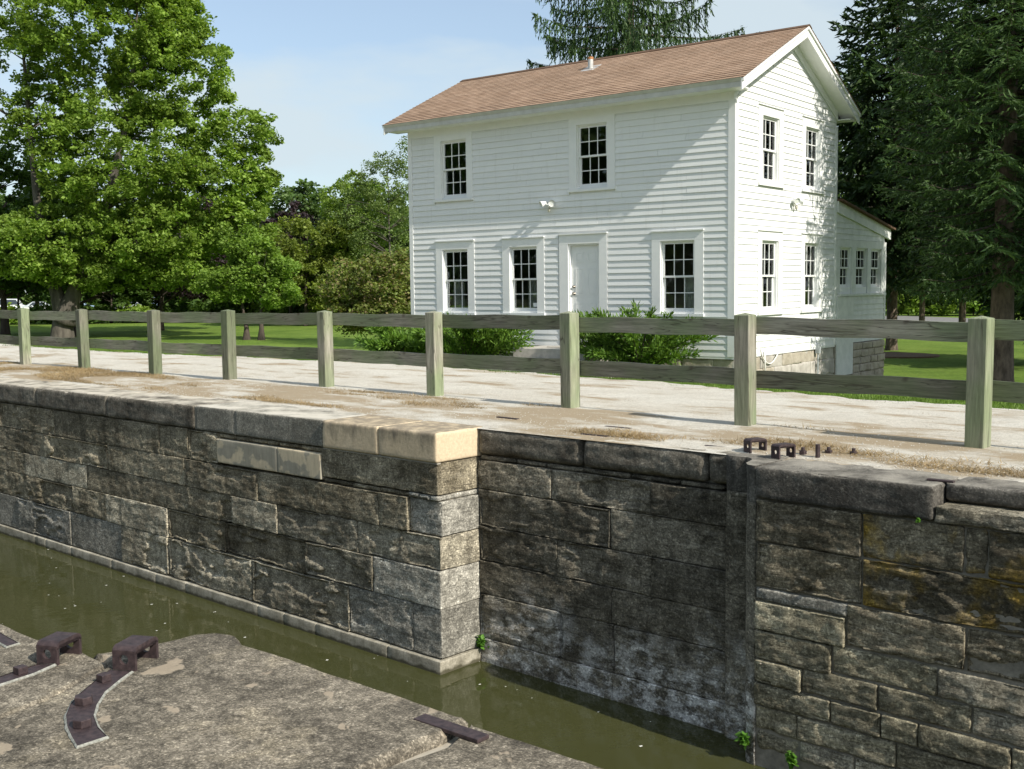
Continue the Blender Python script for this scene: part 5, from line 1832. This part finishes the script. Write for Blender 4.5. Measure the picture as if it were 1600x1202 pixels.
FAR = [((-81.35, 61.24, -1.0), [(-81.9, 62.2, 10.0, 3.44, 2.89), (-82.8, 61.0, 5.2, 4.12, 4.12)], 'distant tree on the skyline right of the purple tree'),
       ((-82.32, 66.81, -1.0), [(-82.6, 68.0, 9.9, 3.58, 2.86), (-83.3, 67.0, 5.3, 4.29, 4.29)], 'distant tree on the skyline in the middle of the gap left of the house'),
       ((-73.94, 64.43, -1.0), [(-73.9, 65.8, 9.1, 3.38, 3.04), (-73.7, 65.3, 3.7, 4.05, 4.05)], 'distant tree seen through the airy tree at the house corner'),
       ((-86.74, 59.61, -1.0), [(-87.3, 60.5, 9.1, 4.19, 3.14), (-87.0, 60.1, 3.9, 4.89, 4.19)], 'distant tree partly covered by the right edge of the maple'),
       ((-84.85, 52.23, -1.0), [(-85.8, 52.6, 7.1, 5.93, 3.95), (-85.6, 52.2, 3.0, 6.59, 2.6)], 'distant tree glimpsed through the lower right of the maple'),
       ((-94.2, 38.71, -1.0), [(-94.6, 39.4, 7.1, 8.19, 4.41), (-95.4, 38.3, 4.1, 7.56, 1.2)], 'distant tree behind the maple trunk at the far left'),
       ((-88.98, 45.26, -1.0), [(-89.3, 45.9, 5.8, 7.7, 4.0), (-89.7, 45.2, 3.6, 6.41, 1.3)], 'distant tree behind the middle of the maple')]
for k, (bs, bl, lab) in enumerate(FAR):
    broadleaf('distant_tree', bs, bl, 'leaf_far', 'bark_dark', lab, group='distant trees beyond the lawn', trunk_r=0.3, per=85, dens=0.8, leaf=0.33, clump=1.15, seed=70 + k)
UNDER = [((-82.17, 25.25, -1.0), [(-82.4, 25.7, 4.1, 3.16, 3.06), (-83.4, 27.6, 5.2, 2.58, 2.5)], 'dark understorey tree at the far left above the white rail'),
         ((-80.33, 29.19, -1.0), [(-80.6, 29.7, 4.4, 3.5, 3.34), (-81.5, 31.6, 5.5, 2.86, 2.73)], 'dark understorey tree left of the maple trunk'),
         ((-73.23, 29.62, -1.0), [(-73.5, 30.0, 4.0, 2.58, 3.2), (-74.3, 32.0, 5.1, 2.11, 2.61)], 'dark understorey tree right behind the maple trunk'),
         ((-73.26, 33.38, -1.0), [(-73.4, 33.7, 2.7, 2.93, 3.0), (-74.2, 35.8, 3.5, 2.39, 2.7)], 'dark understorey tree right of the second fence post'),
         ((-71.81, 37.02, -1.0), [(-72.0, 37.3, 2.4, 2.99, 3.1), (-72.7, 39.5, 3.2, 2.44, 2.76)], 'dark understorey tree above the third fence post'),
         ((-65.89, 37.79, -1.0), [(-66.1, 38.1, 2.0, 3.16, 3.16), (-66.7, 40.3, 3.1, 2.58, 2.58)], 'dark understorey tree left of the two-stem tree'),
         ((-64.13, 41.68, -1.0), [(-64.3, 42.0, 2.3, 3.23, 3.5), (-64.9, 44.2, 3.4, 2.64, 2.86)], 'dark understorey tree behind the two-stem tree'),
         ((-57.72, 41.57, -1.0), [(-57.9, 41.9, 2.2, 3.09, 3.35), (-58.4, 44.1, 3.2, 2.53, 2.74)], 'dark understorey tree below the yellow-green tree'),
         ((-53.42, 42.36, -1.0), [(-53.6, 42.6, 1.9, 3.02, 3.12), (-54.0, 44.9, 2.9, 2.47, 2.56)], 'dark understorey tree behind the left side of the crab apple'),
         ((-49.25, 43.04, -1.0), [(-49.4, 43.4, 2.6, 2.95, 3.94), (-49.9, 45.7, 3.6, 2.42, 3.23)], 'dark understorey tree behind the right side of the crab apple')]
for k, (bs, bl, lab) in enumerate(UNDER):
    broadleaf('understorey_tree', bs, bl, 'leaf_dark', 'bark_dark', lab, group='understorey trees beyond the lawn', trunk_r=0.14, per=52, dens=0.95, leaf=0.27, clump=0.75, seed=170 + k)
WOOD = [((-21.25, 72.2, -1.0), [(-21.9, 72.8, 7.4, 3.69, 4.74), (-21.5, 72.6, 2.4, 3.5, 2.63)], 'woodland tree across the road beside the lean-to'),
        ((-18.82, 77.86, -1.0), [(-19.3, 78.6, 7.5, 4.08, 4.9), (-19.1, 78.3, 2.7, 4.0, 2.72)], 'woodland tree across the road between the two thin trunks'),
        ((-14.04, 75.23, -1.0), [(-14.5, 76.0, 7.7, 4.12, 5.15), (-13.9, 75.9, 2.6, 3.9, 2.58)], 'woodland tree across the road left of the big spruce trunk'),
        ((-10.0, 78.5, -1.0), [(-10.2, 79.5, 7.8, 4.21, 5.27), (-10.2, 79.0, 2.5, 3.9, 2.63)], 'woodland tree across the road at the right edge')]
for k, (bs, bl, lab) in enumerate(WOOD):
    broadleaf('woodland_tree', bs, bl, 'leaf_maple', 'bark_dark', lab, group='woodland across the road', trunk_r=0.25, per=90, dens=0.8, leaf=0.32, clump=1.1, seed=90 + k)
SHR = [(-19.0, 66.0), (-17.4, 66.9), (-15.8, 67.5), (-14.2, 68.6), (-12.6, 69.4), (-11.0, 70.5), (-9.4, 71.4), (-7.8, 72.4)]
shl = ['roadside shrub next to the lean-to corner', 'roadside shrub just left of the thinner trunk', 'roadside shrub right behind the thinner trunk', 'roadside shrub between the two thin trunks', 'roadside shrub behind the second thin trunk',
       'roadside shrub left of the big spruce trunk', 'roadside shrub right of the big spruce trunk', 'roadside shrub at the right picture edge']
for k, (x, y) in enumerate(SHR):
    broadleaf('roadside_shrub', (x, y, -1.0), [(x, y, 0.15, 1.25, 0.95 + 0.3 * (k % 3)), (x + 0.5, y + 0.6, 1.2, 1.0, 0.8)], 'leaf_bright' if k % 2 else 'leaf_maple', 'bark_dark', shl[k], cat='shrub', group='shrubs along the road', trunk_r=0.05, per=80, dens=1.1, leaf=0.17, clump=0.5, seed=110 + k)
HED = [(-80, 28.2), (-77.2, 30.2), (-74.4, 32.4), (-71.6, 34.6), (-68.8, 36.8), (-66.0, 39.0), (-63.2, 41.2), (-60.4, 43.4), (-57.5, 45.5), (-54.5, 47.5), (-51.0, 49.5)]
hel = ['low dark shrub below the white rail at the far left', 'low dark shrub left of the maple trunk across the lawn', 'low dark shrub behind the maple trunk base', 'low shrub across the lawn right of the maple trunk', 'low shrub in front of the parked silver car',
       'low shrub across the lawn behind the third fence post', 'low shrub across the lawn before the parked blue car', 'low shrub across the lawn left of the two-stem tree', 'low shrub directly behind the two-stem tree', 'low shrub across the lawn right of the two-stem tree', 'low shrub across the lawn below the yellow-green tree']
for k, (x, y) in enumerate(HED):
    hh_ = 0.90 if k < 3 else 0.8 + 0.35 * ((k * 7) % 3)
    broadleaf('lawn_shrub', (x, y, -1.0), [(x, y, -0.95 + hh_ * 0.6, 1.7, hh_), (x + 0.9, y + 0.5, -0.95 + hh_ * 0.5, 1.4, hh_ * 0.9)], 'leaf_dark' if k % 3 else 'leaf_maple', 'bark_dark', hel[k], cat='shrub', group='shrubs at the far edge of the lawn', trunk_r=0.05, per=70, dens=1.0, leaf=0.22, clump=0.6, seed=130 + k)


def wood_mass(name, label, spans_, mat, leaf, seed, dens):
    rg = np.random.default_rng(seed)
    pts = []
    for (x0, y0, x1, y1, z0, z1, dep) in spans_:
        L = math.hypot(x1 - x0, y1 - y0)
        k = int(dens * L * (z1 - z0))
        u = rg.random(k)
        top = z0 + (z1 - z0) * (0.62 + 0.45 * fbm(np.stack([u * L * 0.16, 0 * u + seed, 0 * u], 1), 3))
        zz = z0 + (top - z0) * rg.random(k) ** 0.8
        c = np.stack([x0 + (x1 - x0) * u, y0 + (y1 - y0) * u, zz], 1)
        c[:, :2] += rg.normal(size=(k, 2)) * dep
        cl_ = np.repeat(c, 16, 0) + rg.normal(size=(k * 16, 3)) * np.array([1, 1, 0.7]) * leaf * 1.6
        pts.append(cl_)
    o = put(name, leaves_mesh(name, np.concatenate(pts), leaf, M[mat], rg=rg))
    return tag(o, label, 'wood', kind='stuff')


wood_mass('far_wood', 'far-off wood closing the view beyond the parked cars', [(-190, 30, -75, 120, -1.5, 13, 2.0), (-60, 110, 25, 110, -1.5, 13, 2.0)], 'leaf_far', 1.1, 5, 0.5)
wood_mass('near_bank_wood', 'belt of trees on the near bank behind the viewer', [(-120, -55, 40, -75, -1.0, 19, 3.0)], 'leaf_dark', 1.2, 6, 0.4)


# --- spruces
def spruce(base, h, R, crown0, label, seed, mat='needle', twig=0.17, whorl=0.42, nb=6, dens=1.0, hang=0.5, trunk_r=0.25, shape=0.75, tmat='bark_spruce', low=0.75, wide=0.12, side_len=0.34):
    rg = np.random.default_rng(seed)
    base = np.array(base, dtype=float)
    base[2] = gz(base[0], base[1]) - 0.05
    root = empty('spruce_tree', tuple(base))
    tag(root, label, 'tree', 'spruces around the house')
    MB().tube([(0, 0, -0.3), (0, 0, 0.25), (0, 0, 1.2), (0.03, 0, h * 0.5), (0, 0, h)], [trunk_r * 1.45, trunk_r * 1.12, trunk_r, trunk_r * 0.6, 0.02], 12).build('trunk', M[tmat], root, True)
    A, Dv = [], []
    br = MB()
    z = crown0
    while z < h - 0.3:
        f = (z - crown0) / (h - crown0)
        L0 = R * (1 - f) ** shape
        L0 *= min(1.0, low + 1.15 * f)
        a0 = rg.uniform(0, 6.28)
        for k in range(nb):
            an = a0 + 2 * math.pi * k / nb + rg.normal() * 0.18
            L = L0 * rg.uniform(0.72, 1.12)
            zz = z + rg.normal() * 0.12
            dirh = np.array([math.cos(an), math.sin(an), 0])
            m = max(5, int(L / 0.14))
            s_ = np.linspace(0.0, 1, m)
            sag = -0.34 * L * (1 - f * 0.8)
            curve = np.outer(s_ * L, dirh)
            curve[:, 2] = zz + sag * s_ ** 1.3 + 0.24 * L * s_ ** 3.2 * (1 - 0.3 * f) + 0.18 * L * f * s_
            br.tube([tuple(curve[i]) for i in (0, m // 3, 2 * m // 3, m - 1)], [0.012 + 0.012 * L, 0.01 + 0.008 * L, 0.01, 0.004], 4, False)
            side = np.array([-dirh[1], dirh[0], 0])
            i0 = int(m * 0.14)
            tan = np.gradient(curve, axis=0)
            tan /= np.linalg.norm(tan, axis=1, keepdims=True)
            # needles along the branch itself
            k3 = rg.integers(i0, m, size=int(m * 2.2 * dens))
            A.append(curve[k3] + rg.normal(size=(len(k3), 3)) * 0.02)
            Dv.append(tan[k3] + rg.normal(size=(len(k3), 3)) * 0.45)
            for i in range(i0, m):
                env = L * side_len * math.sin(min(1.0, (1.05 - s_[i]) * 1.5) * math.pi / 2) * min(1, s_[i] * 3) + 0.10
                for sg in (-1, 1):
                    bl = env * rg.uniform(0.55, 1.15)
                    q = max(3, int(dens * bl / (twig * 0.26)))
                    u = np.linspace(0.05, 1, q)[:, None]
                    dd = side * sg * rg.uniform(0.6, 0.95) + tan[i] * rg.uniform(0.35, 0.7)
                    hg = hang * rg.uniform(0.5, 1.5)
                    p = curve[i] + u * bl * dd
                    p[:, 2] -= hg * bl * (u[:, 0] ** 1.5)
                    p += rg.normal(size=p.shape) * 0.012
                    A.append(p)
                    dv = np.tile(dd, (q, 1))
                    dv[:, 2] -= 1.5 * hg * u[:, 0] ** 0.5
                    Dv.append(dv / np.linalg.norm(dv, axis=1, keepdims=True) + rg.normal(size=(q, 3)) * 0.34)
                # hanging curtain under the branch
                if hang > 0.7:
                    for _ in range(3):
                        hl = rg.uniform(0.2, 0.8)
                        q = int(hl / (twig * 0.35))
                        u = np.linspace(0, 1, q)[:, None]
                        p = curve[i] + np.array([0, 0, -1]) * u * hl + rg.normal(size=(q, 3)) * 0.012 + side * rg.normal() * 0.30 * env + tan[i] * rg.normal() * 0.08
                        A.append(p)
                        Dv.append(np.tile([0, 0, -1.0], (q, 1)) + rg.normal(size=(q, 3)) * 0.28)
            # upturned tip spray
            A.append(curve[-1:] + rg.normal(size=(8, 3)) * 0.05)
            Dv.append(np.tile(dirh + np.array([0, 0, 0.6]), (8, 1)) + rg.normal(size=(8, 3)) * 0.4)
        z += whorl * rg.uniform(0.75, 1.2)
    P = np.concatenate(A)
    D = np.concatenate(Dv)
    D /= np.linalg.norm(D, axis=1, keepdims=True)
    n = len(P)
    s_ = np.cross(D, rg.normal(size=(n, 3)))
    s_ /= np.linalg.norm(s_, axis=1, keepdims=True) + 1e-9
    l_ = twig * rg.uniform(0.7, 1.4, (n, 1))
    w_ = twig * wide * rg.uniform(0.7, 1.3, (n, 1))
    V = np.stack([P - D * l_ * 0.35, P + s_ * w_ + D * l_ * 0.05, P + D * l_ * 0.65, P - s_ * w_ + D * l_ * 0.05], 1).reshape(-1, 3)
    put('foliage', mesh_np('foliage', V, np.arange(4 * n).reshape(-1, 4), [M[mat]]), root)
    br.build('branch_frame', M['bark_dark'], root, True)
    return n


nt_ = 0
nt_ += spruce((-12.21, 16.02, -1), 19.5, 5.7, 6.2, 'drooping spruce rising behind the brown roof ridge', 201, 'needle_light', 0.20, 1.0, 6, 1.1, 1.2, 0.3, 0.62, wide=0.12, side_len=0.22)
nt_ += spruce((3.51, 5.78, -0.9), 16.5, 3.35, 2.6, 'large dark spruce with thick scaly trunk at the right', 202, 'needle_light', 0.155, 0.31, 9, 1.0, 0.42, 0.25, 0.5, low=0.62, wide=0.105, side_len=0.27)
nt_ += spruce((-8.03, 36.92, -1), 16.0, 4.2, 2.6, 'distant dark conifer on the thinner trunk right of the lean-to', 203, 'needle', 0.36, 0.6, 7, 0.75, 0.45, 0.14, 0.6)
nt_ += spruce((-7.02, 40.23, -1), 16.5, 4.2, 2.6, 'distant dark conifer on the second thin trunk near the big spruce', 204, 'needle', 0.36, 0.6, 7, 0.75, 0.45, 0.17, 0.6)
nt_ += spruce((2.4, 17.0, -1), 17.0, 4.0, 1.9, 'dark spruce at the right picture edge behind the big one', 205, 'needle', 0.30, 0.5, 7, 0.75, 0.4, 0.22, 0.55, wide=0.17)
nt_ += spruce((-4.6, 22.5, -1), 15.5, 4.3, 3.2, 'dark spruce behind the lean-to roof', 206, 'needle', 0.30, 0.5, 7, 0.75, 0.4, 0.2, 0.55, wide=0.17)
nt_ += spruce((12.3, 5.0, -0.8), 16.0, 3.2, 2.2, 'spruce beyond the right picture edge shading the lean-to', 207, 'needle', 0.28, 0.46, 7, 0.8, 0.4, 0.24, 0.5, wide=0.2)


# --- junipers at the house
def juniper(base, rx, ry, h, label, seed, stems=46, lean=0.0):
    rg = np.random.default_rng(seed)
    base = np.array(base, dtype=float)
    base[2] = gz(base[0], base[1]) - 0.03
    root = empty('juniper_shrub', tuple(base))
    tag(root, label, 'shrub', 'junipers along the house front')
    A, Dv = [], []
    wd = MB()
    for k in range(stems):
        an = rg.uniform(0, 6.283)
        el = rg.uniform(0.10, 0.95) ** 0.9
        L = 1.0 * rg.uniform(0.75, 1.1)
        m = 14
        s_ = np.linspace(0.05, 1, m)
        end = np.array([rx * math.cos(an) * math.cos(el) * 1.05, ry * math.sin(an) * math.cos(el), h * (0.28 + 0.85 * math.sin(el))]) * L
        end[0] += lean * end[2]
        ctrl = np.array([end[0] * 0.35, end[1] * 0.35, end[2] * 0.75 + 0.10])
        c = ((1 - s_) ** 2)[:, None] * np.array([0, 0, 0.02]) + (2 * s_ * (1 - s_))[:, None] * ctrl + (s_ ** 2)[:, None] * end
        wd.tube([tuple(c[i]) for i in (0, 5, 10, 13)], [0.02, 0.014, 0.008, 0.003], 4, False)
        tan = np.gradient(c, axis=0)
        tan /= np.linalg.norm(tan, axis=1, keepdims=True)
        for i in range(3, m):
            q = int(rg.uniform(20, 32))
            dd = tan[i] * 0.9 + rg.normal(size=(q, 3)) * 0.55 + np.array([0, 0, 0.28])
            dd /= np.linalg.norm(dd, axis=1, keepdims=True)
            A.append(c[i] + dd * rg.uniform(0, 0.20, (q, 1)) * (0.5 + 0.5 * (1 - s_[i]) + 0.3))
            Dv.append(dd)
    P, D = np.concatenate(A), np.concatenate(Dv)
    n = len(P)
    s2_ = np.cross(D, rg.normal(size=(n, 3)))
    s2_ /= np.linalg.norm(s2_, axis=1, keepdims=True)
    l_ = 0.11 * rg.uniform(0.6, 1.4, (n, 1))
    w_ = 0.017 * rg.uniform(0.7, 1.3, (n, 1))
    V = np.stack([P - D * l_ * 0.4, P + s2_ * w_, P + D * l_ * 0.6, P - s2_ * w_], 1).reshape(-1, 3)
    put('foliage', mesh_np('foliage', V, np.arange(4 * n).reshape(-1, 4), [M['juniper']]), root)
    wd.build('stem', M['bark_dark'], root)


juniper((-7.75, -1.2, -0.4), 1.05, 0.8, 0.95, 'feathery juniper at the left house corner behind the tall fence post', 301, 50)
juniper((-5.75, -1.25, -0.4), 1.45, 0.9, 1.20, 'feathery juniper between the corner shrub and the doorstep', 302, 62)
juniper((-1.45, -1.15, -0.4), 1.5, 0.95, 1.45, 'broad feathery juniper under the right ground-floor window', 303, 70)
# a leafier sprout growing up through the middle juniper
wd_ = np.random.default_rng(9)
Pq = np.array([-6.7, -1.0, 0.55]) + wd_.normal(size=(150, 3)) * np.array([0.12, 0.12, 0.16])
o = put('sprout', leaves_mesh('sprout', Pq, 0.09, M['weed'], rg=wd_))
tag(o, 'pale broad-leaved sprout poking through the left-hand junipers', 'plant')

# weeds rooted in the wall joints
for k, (t, n, z, sc, lab) in enumerate([(0.05, 0.60, -2.50, 0.035, 'small green weed in the corner beside the tan footing block'), (3.72, 0.16, -2.52, 0.03, 'tuft of green weed low in the hollow quoin'), (4.22, 0.10, -2.56, 0.03, 'bright green weed low on the right-hand wall'), (5.28, 0.10, -0.335, 0.008, 'tiny green weed under the stepped ledge')]):
    rg = np.random.default_rng(400 + k)
    c = lk(t, n, z)
    Pq = rg.normal(size=(60, 3)) * np.array([0.7, 0.4, 1.0]) * sc + np.array([0, -0.02, 0])
    o = put('wall_weed', leaves_mesh('wall_weed', Pq, 0.045 if k < 3 else 0.016, M['weed'], rg=rg, droop=0.6), None, tuple(c))
    tag(o, lab, 'weed', 'weeds in the lock wall')

# ------------------------------------------------------------------ grass and loose stone
def blades(name, tn, hgt, wid, mat, lean=0.4, rg=rng, zfun=None):
    n = len(tn)
    x = LO.x + tn[:, 0] * CT - tn[:, 1] * ST
    y = LO.y + tn[:, 0] * ST + tn[:, 1] * CT
    z = zfun(tn)
    B = np.stack([x, y, z], 1)
    an = rg.uniform(0, 6.283, n)
    h = hgt * rg.uniform(0.5, 1.4, n)
    w = np.stack([np.cos(an), np.sin(an), 0 * an], 1) * (wid * rg.uniform(0.6, 1.3, n))[:, None]
    tip = rg.normal(size=(n, 3)) * lean
    tip[:, 2] = 1
    tip /= np.linalg.norm(tip, axis=1, keepdims=True)
    V = np.stack([B - w, B + w, B + tip * h[:, None]], 1).reshape(-1, 3)
    o = put(name, mesh_np(name, V, np.arange(3 * n).reshape(-1, 3), [M[mat]]))
    return o


rg = np.random.default_rng(77)
tn = np.stack([rg.uniform(-3, 8, 70000), 5.2 + 9.5 * rg.random(70000) ** 1.25], 1)
en = np.interp(tn[:, 0], edge_t, edge_n)
keep = tn[:, 1] > en - 0.25 + 0.5 * (fbm(np.concatenate([tn * 2.2, np.zeros((len(tn), 1))], 1), 2) - 0.5)
o = blades('lawn_grass', tn[keep], 0.055, 0.006, 'grass_green', 0.5, rg, lambda q: ground_h(q[:, 1]) - 0.03)
tag(o, 'short mown green grass between the towpath and the house', 'grass', kind='stuff')
tn = np.stack([rg.uniform(-26, -3, 45000), 5.4 + 3.5 * rg.random(45000) ** 1.4], 1)
en = np.interp(tn[:, 0], edge_t, edge_n)
keep = tn[:, 1] > en - 0.25 + 0.5 * (fbm(np.concatenate([tn * 2.2, np.zeros((len(tn), 1))], 1), 2) - 0.5)
o = blades('verge_grass', tn[keep], 0.07, 0.009, 'grass_green', 0.5, rg, lambda q: ground_h(q[:, 1]) - 0.03)
tag(o, 'green grass fringe along the far edge of the pale towpath', 'grass', kind='stuff')
# matted dry grass in patches by the coping
tn = np.stack([rg.uniform(-16, 8, 260000), rg.uniform(0.85, 2.35, 260000)], 1)
ms = fbm(np.stack([tn[:, 0] * 0.55, tn[:, 1] * 1.5, 0 * tn[:, 0] + 2.2], 1), 3)
tn = tn[(ms > 0.52) & (rg.random(len(tn)) < (ms - 0.50) * 6)]
o = blades('dry_thatch', tn, 0.055, 0.004, 'grass_dry', 2.4, rg, lambda q: np.interp(q[:, 1], [0.62, 0.95, 1.5, 2.2], [-0.07, -0.042, -0.014, 0.0]))
tag(o, 'matted brown dead grass between the coping and the fence', 'dead grass', kind='stuff')
# crushed stone crumbs
tn = np.stack([rg.uniform(-10, 7, 9000), 0.75 + 4.6 * rg.random(9000) ** 1.5], 1)
n = len(tn)
c = np.stack([LO.x + tn[:, 0] * CT - tn[:, 1] * ST, LO.y + tn[:, 0] * ST + tn[:, 1] * CT, np.interp(tn[:, 1], [0.62, 0.95, 1.5, 2.2, 6], [-0.07, -0.04, -0.012, 0.004, 0.012])], 1)
tet = np.array([[1, 0, -0.3], [-0.5, 0.87, -0.3], [-0.5, -0.87, -0.3], [0.1, 0.05, 0.7]])
V = np.zeros((n, 4, 3))
an = rg.uniform(0, 6.28, n)
sc = rg.uniform(0.003, 0.011, n)
for k in range(4):
    V[:, k, 0] = c[:, 0] + sc * (tet[k, 0] * np.cos(an) - tet[k, 1] * np.sin(an))
    V[:, k, 1] = c[:, 1] + sc * (tet[k, 0] * np.sin(an) + tet[k, 1] * np.cos(an))
    V[:, k, 2] = c[:, 2] + sc * tet[k, 2]
F = (np.arange(n)[:, None, None] * 4 + np.array([[0, 1, 3], [1, 2, 3], [2, 0, 3]])[None]).reshape(-1, 3)
o = put('gravel_crumbs', mesh_np('gravel_crumbs', V.reshape(-1, 3), F, [M['gravel']]))
tag(o, 'loose crushed stone scattered on the towpath', 'gravel', kind='stuff')
# mulch ring under the trees beyond the lean-to
mo = MB().prism([(-3.6 + 1.8 * math.cos(a / 24 * 6.283), 19.0 + 1.4 * math.sin(a / 24 * 6.283)) for a in range(24)], -1.06, gz(-3.6, 19.0) + 0.03).build('mulch_bed', M['mulch'])
tag(mo, kind='structure')

# ------------------------------------------------------------------ parked cars and white rail far beyond the lawn
def car(loc, rz, paint, label, van=False):
    root = empty('parked_car', loc, rz)
    tag(root, label, 'car', 'cars parked beyond the lawn')
    if van:
        prof = [(-2.3, 0.35), (2.3, 0.35), (2.35, 0.9), (1.55, 1.05), (1.0, 1.85), (-2.1, 1.9), (-2.35, 1.0)]
    else:
        prof = [(-2.2, 0.32), (2.2, 0.32), (2.25, 0.70), (2.0, 0.82), (1.1, 0.93), (0.45, 1.42), (-0.9, 1.45), (-1.65, 0.98), (-2.2, 0.92), (-2.28, 0.6)]
    m = len(prof)
    V = [(x, -0.86 + 0.10 * max(0, z - 0.9) / 0.6, z) for x, z in prof] + [(x, 0.86 - 0.10 * max(0, z - 0.9) / 0.6, z) for x, z in prof]
    MB().add(V, [tuple(range(m)), tuple(range(2 * m - 1, m - 1, -1))] + [(k, m + k, m + (k + 1) % m, (k + 1) % m) for k in range(m)]).build('body', M[paint], root, bevel=0.05)
    for sg in (-1, 1):
        y = sg * 0.83
        g = [(-1.3, 0.98), (0.85, 0.98), (0.38, 1.36), (-0.85, 1.38)] if not van else [(-1.9, 1.1), (1.25, 1.1), (0.9, 1.75), (-1.9, 1.8)]
        MB().add([(x, y + sg * 0.012 - sg * 0.10 * max(0, z - 0.9) / 0.6, z) for x, z in g] + [(x, y + sg * 0.035 - sg * 0.10 * max(0, z - 0.9) / 0.6, z) for x, z in g],
                 [(0, 1, 2, 3), (7, 6, 5, 4), (0, 4, 5, 1), (1, 5, 6, 2), (2, 6, 7, 3), (3, 7, 4, 0)]).build('side_window', M['car_glass'], root)
        for x in (-1.35, 1.4):
            MB().tube([(x, sg * 0.70, 0.32), (x, sg * 0.88, 0.32)], 0.32, 16).build('wheel', M['rubber'], root)
    return root


car((-134.9, 57.8, -1.05), 0.9, 'car_white', 'white car far beyond the lawn, leftmost, above the white rail', True)
car((-131.6, 60.3, -1.05), 0.9, 'car_silver', 'pale car far beyond the lawn, immediately left of the maple trunk')
car((-127.6, 63.4, -1.05), 0.9, 'car_blue', 'bluish car far beyond the lawn, just right of the maple trunk')
car((-121.9, 67.8, -1.05), 0.9, 'car_silver', 'silver car glimpsed behind shrubs left of the third fence post')
car((-117.9, 70.9, -1.05), 0.9, 'car_blue', 'blue and white car glimpsed behind shrubs right of the third fence post', True)
wr = empty('white_guard_rail', (-124.5, 53.3, -1.05), math.atan2(3.7, 4.8))
tag(wr, 'white rail on short posts far beyond the lawn at the left', 'guard rail')
MB().box(-4.2, 4.2, -0.05, 0.05, 0.62, 0.82).build('rail', WT, wr)
for k in range(5):
    MB().box(-3.6 + 1.8 * k - 0.09, -3.6 + 1.8 * k + 0.09, 0.05, 0.20, 0, 0.95).build('post', WT, wr)
print('needle twigs', nt_, 'tris', sum(len(o.data.polygons) for o in bpy.data.objects if o.type == 'MESH'))
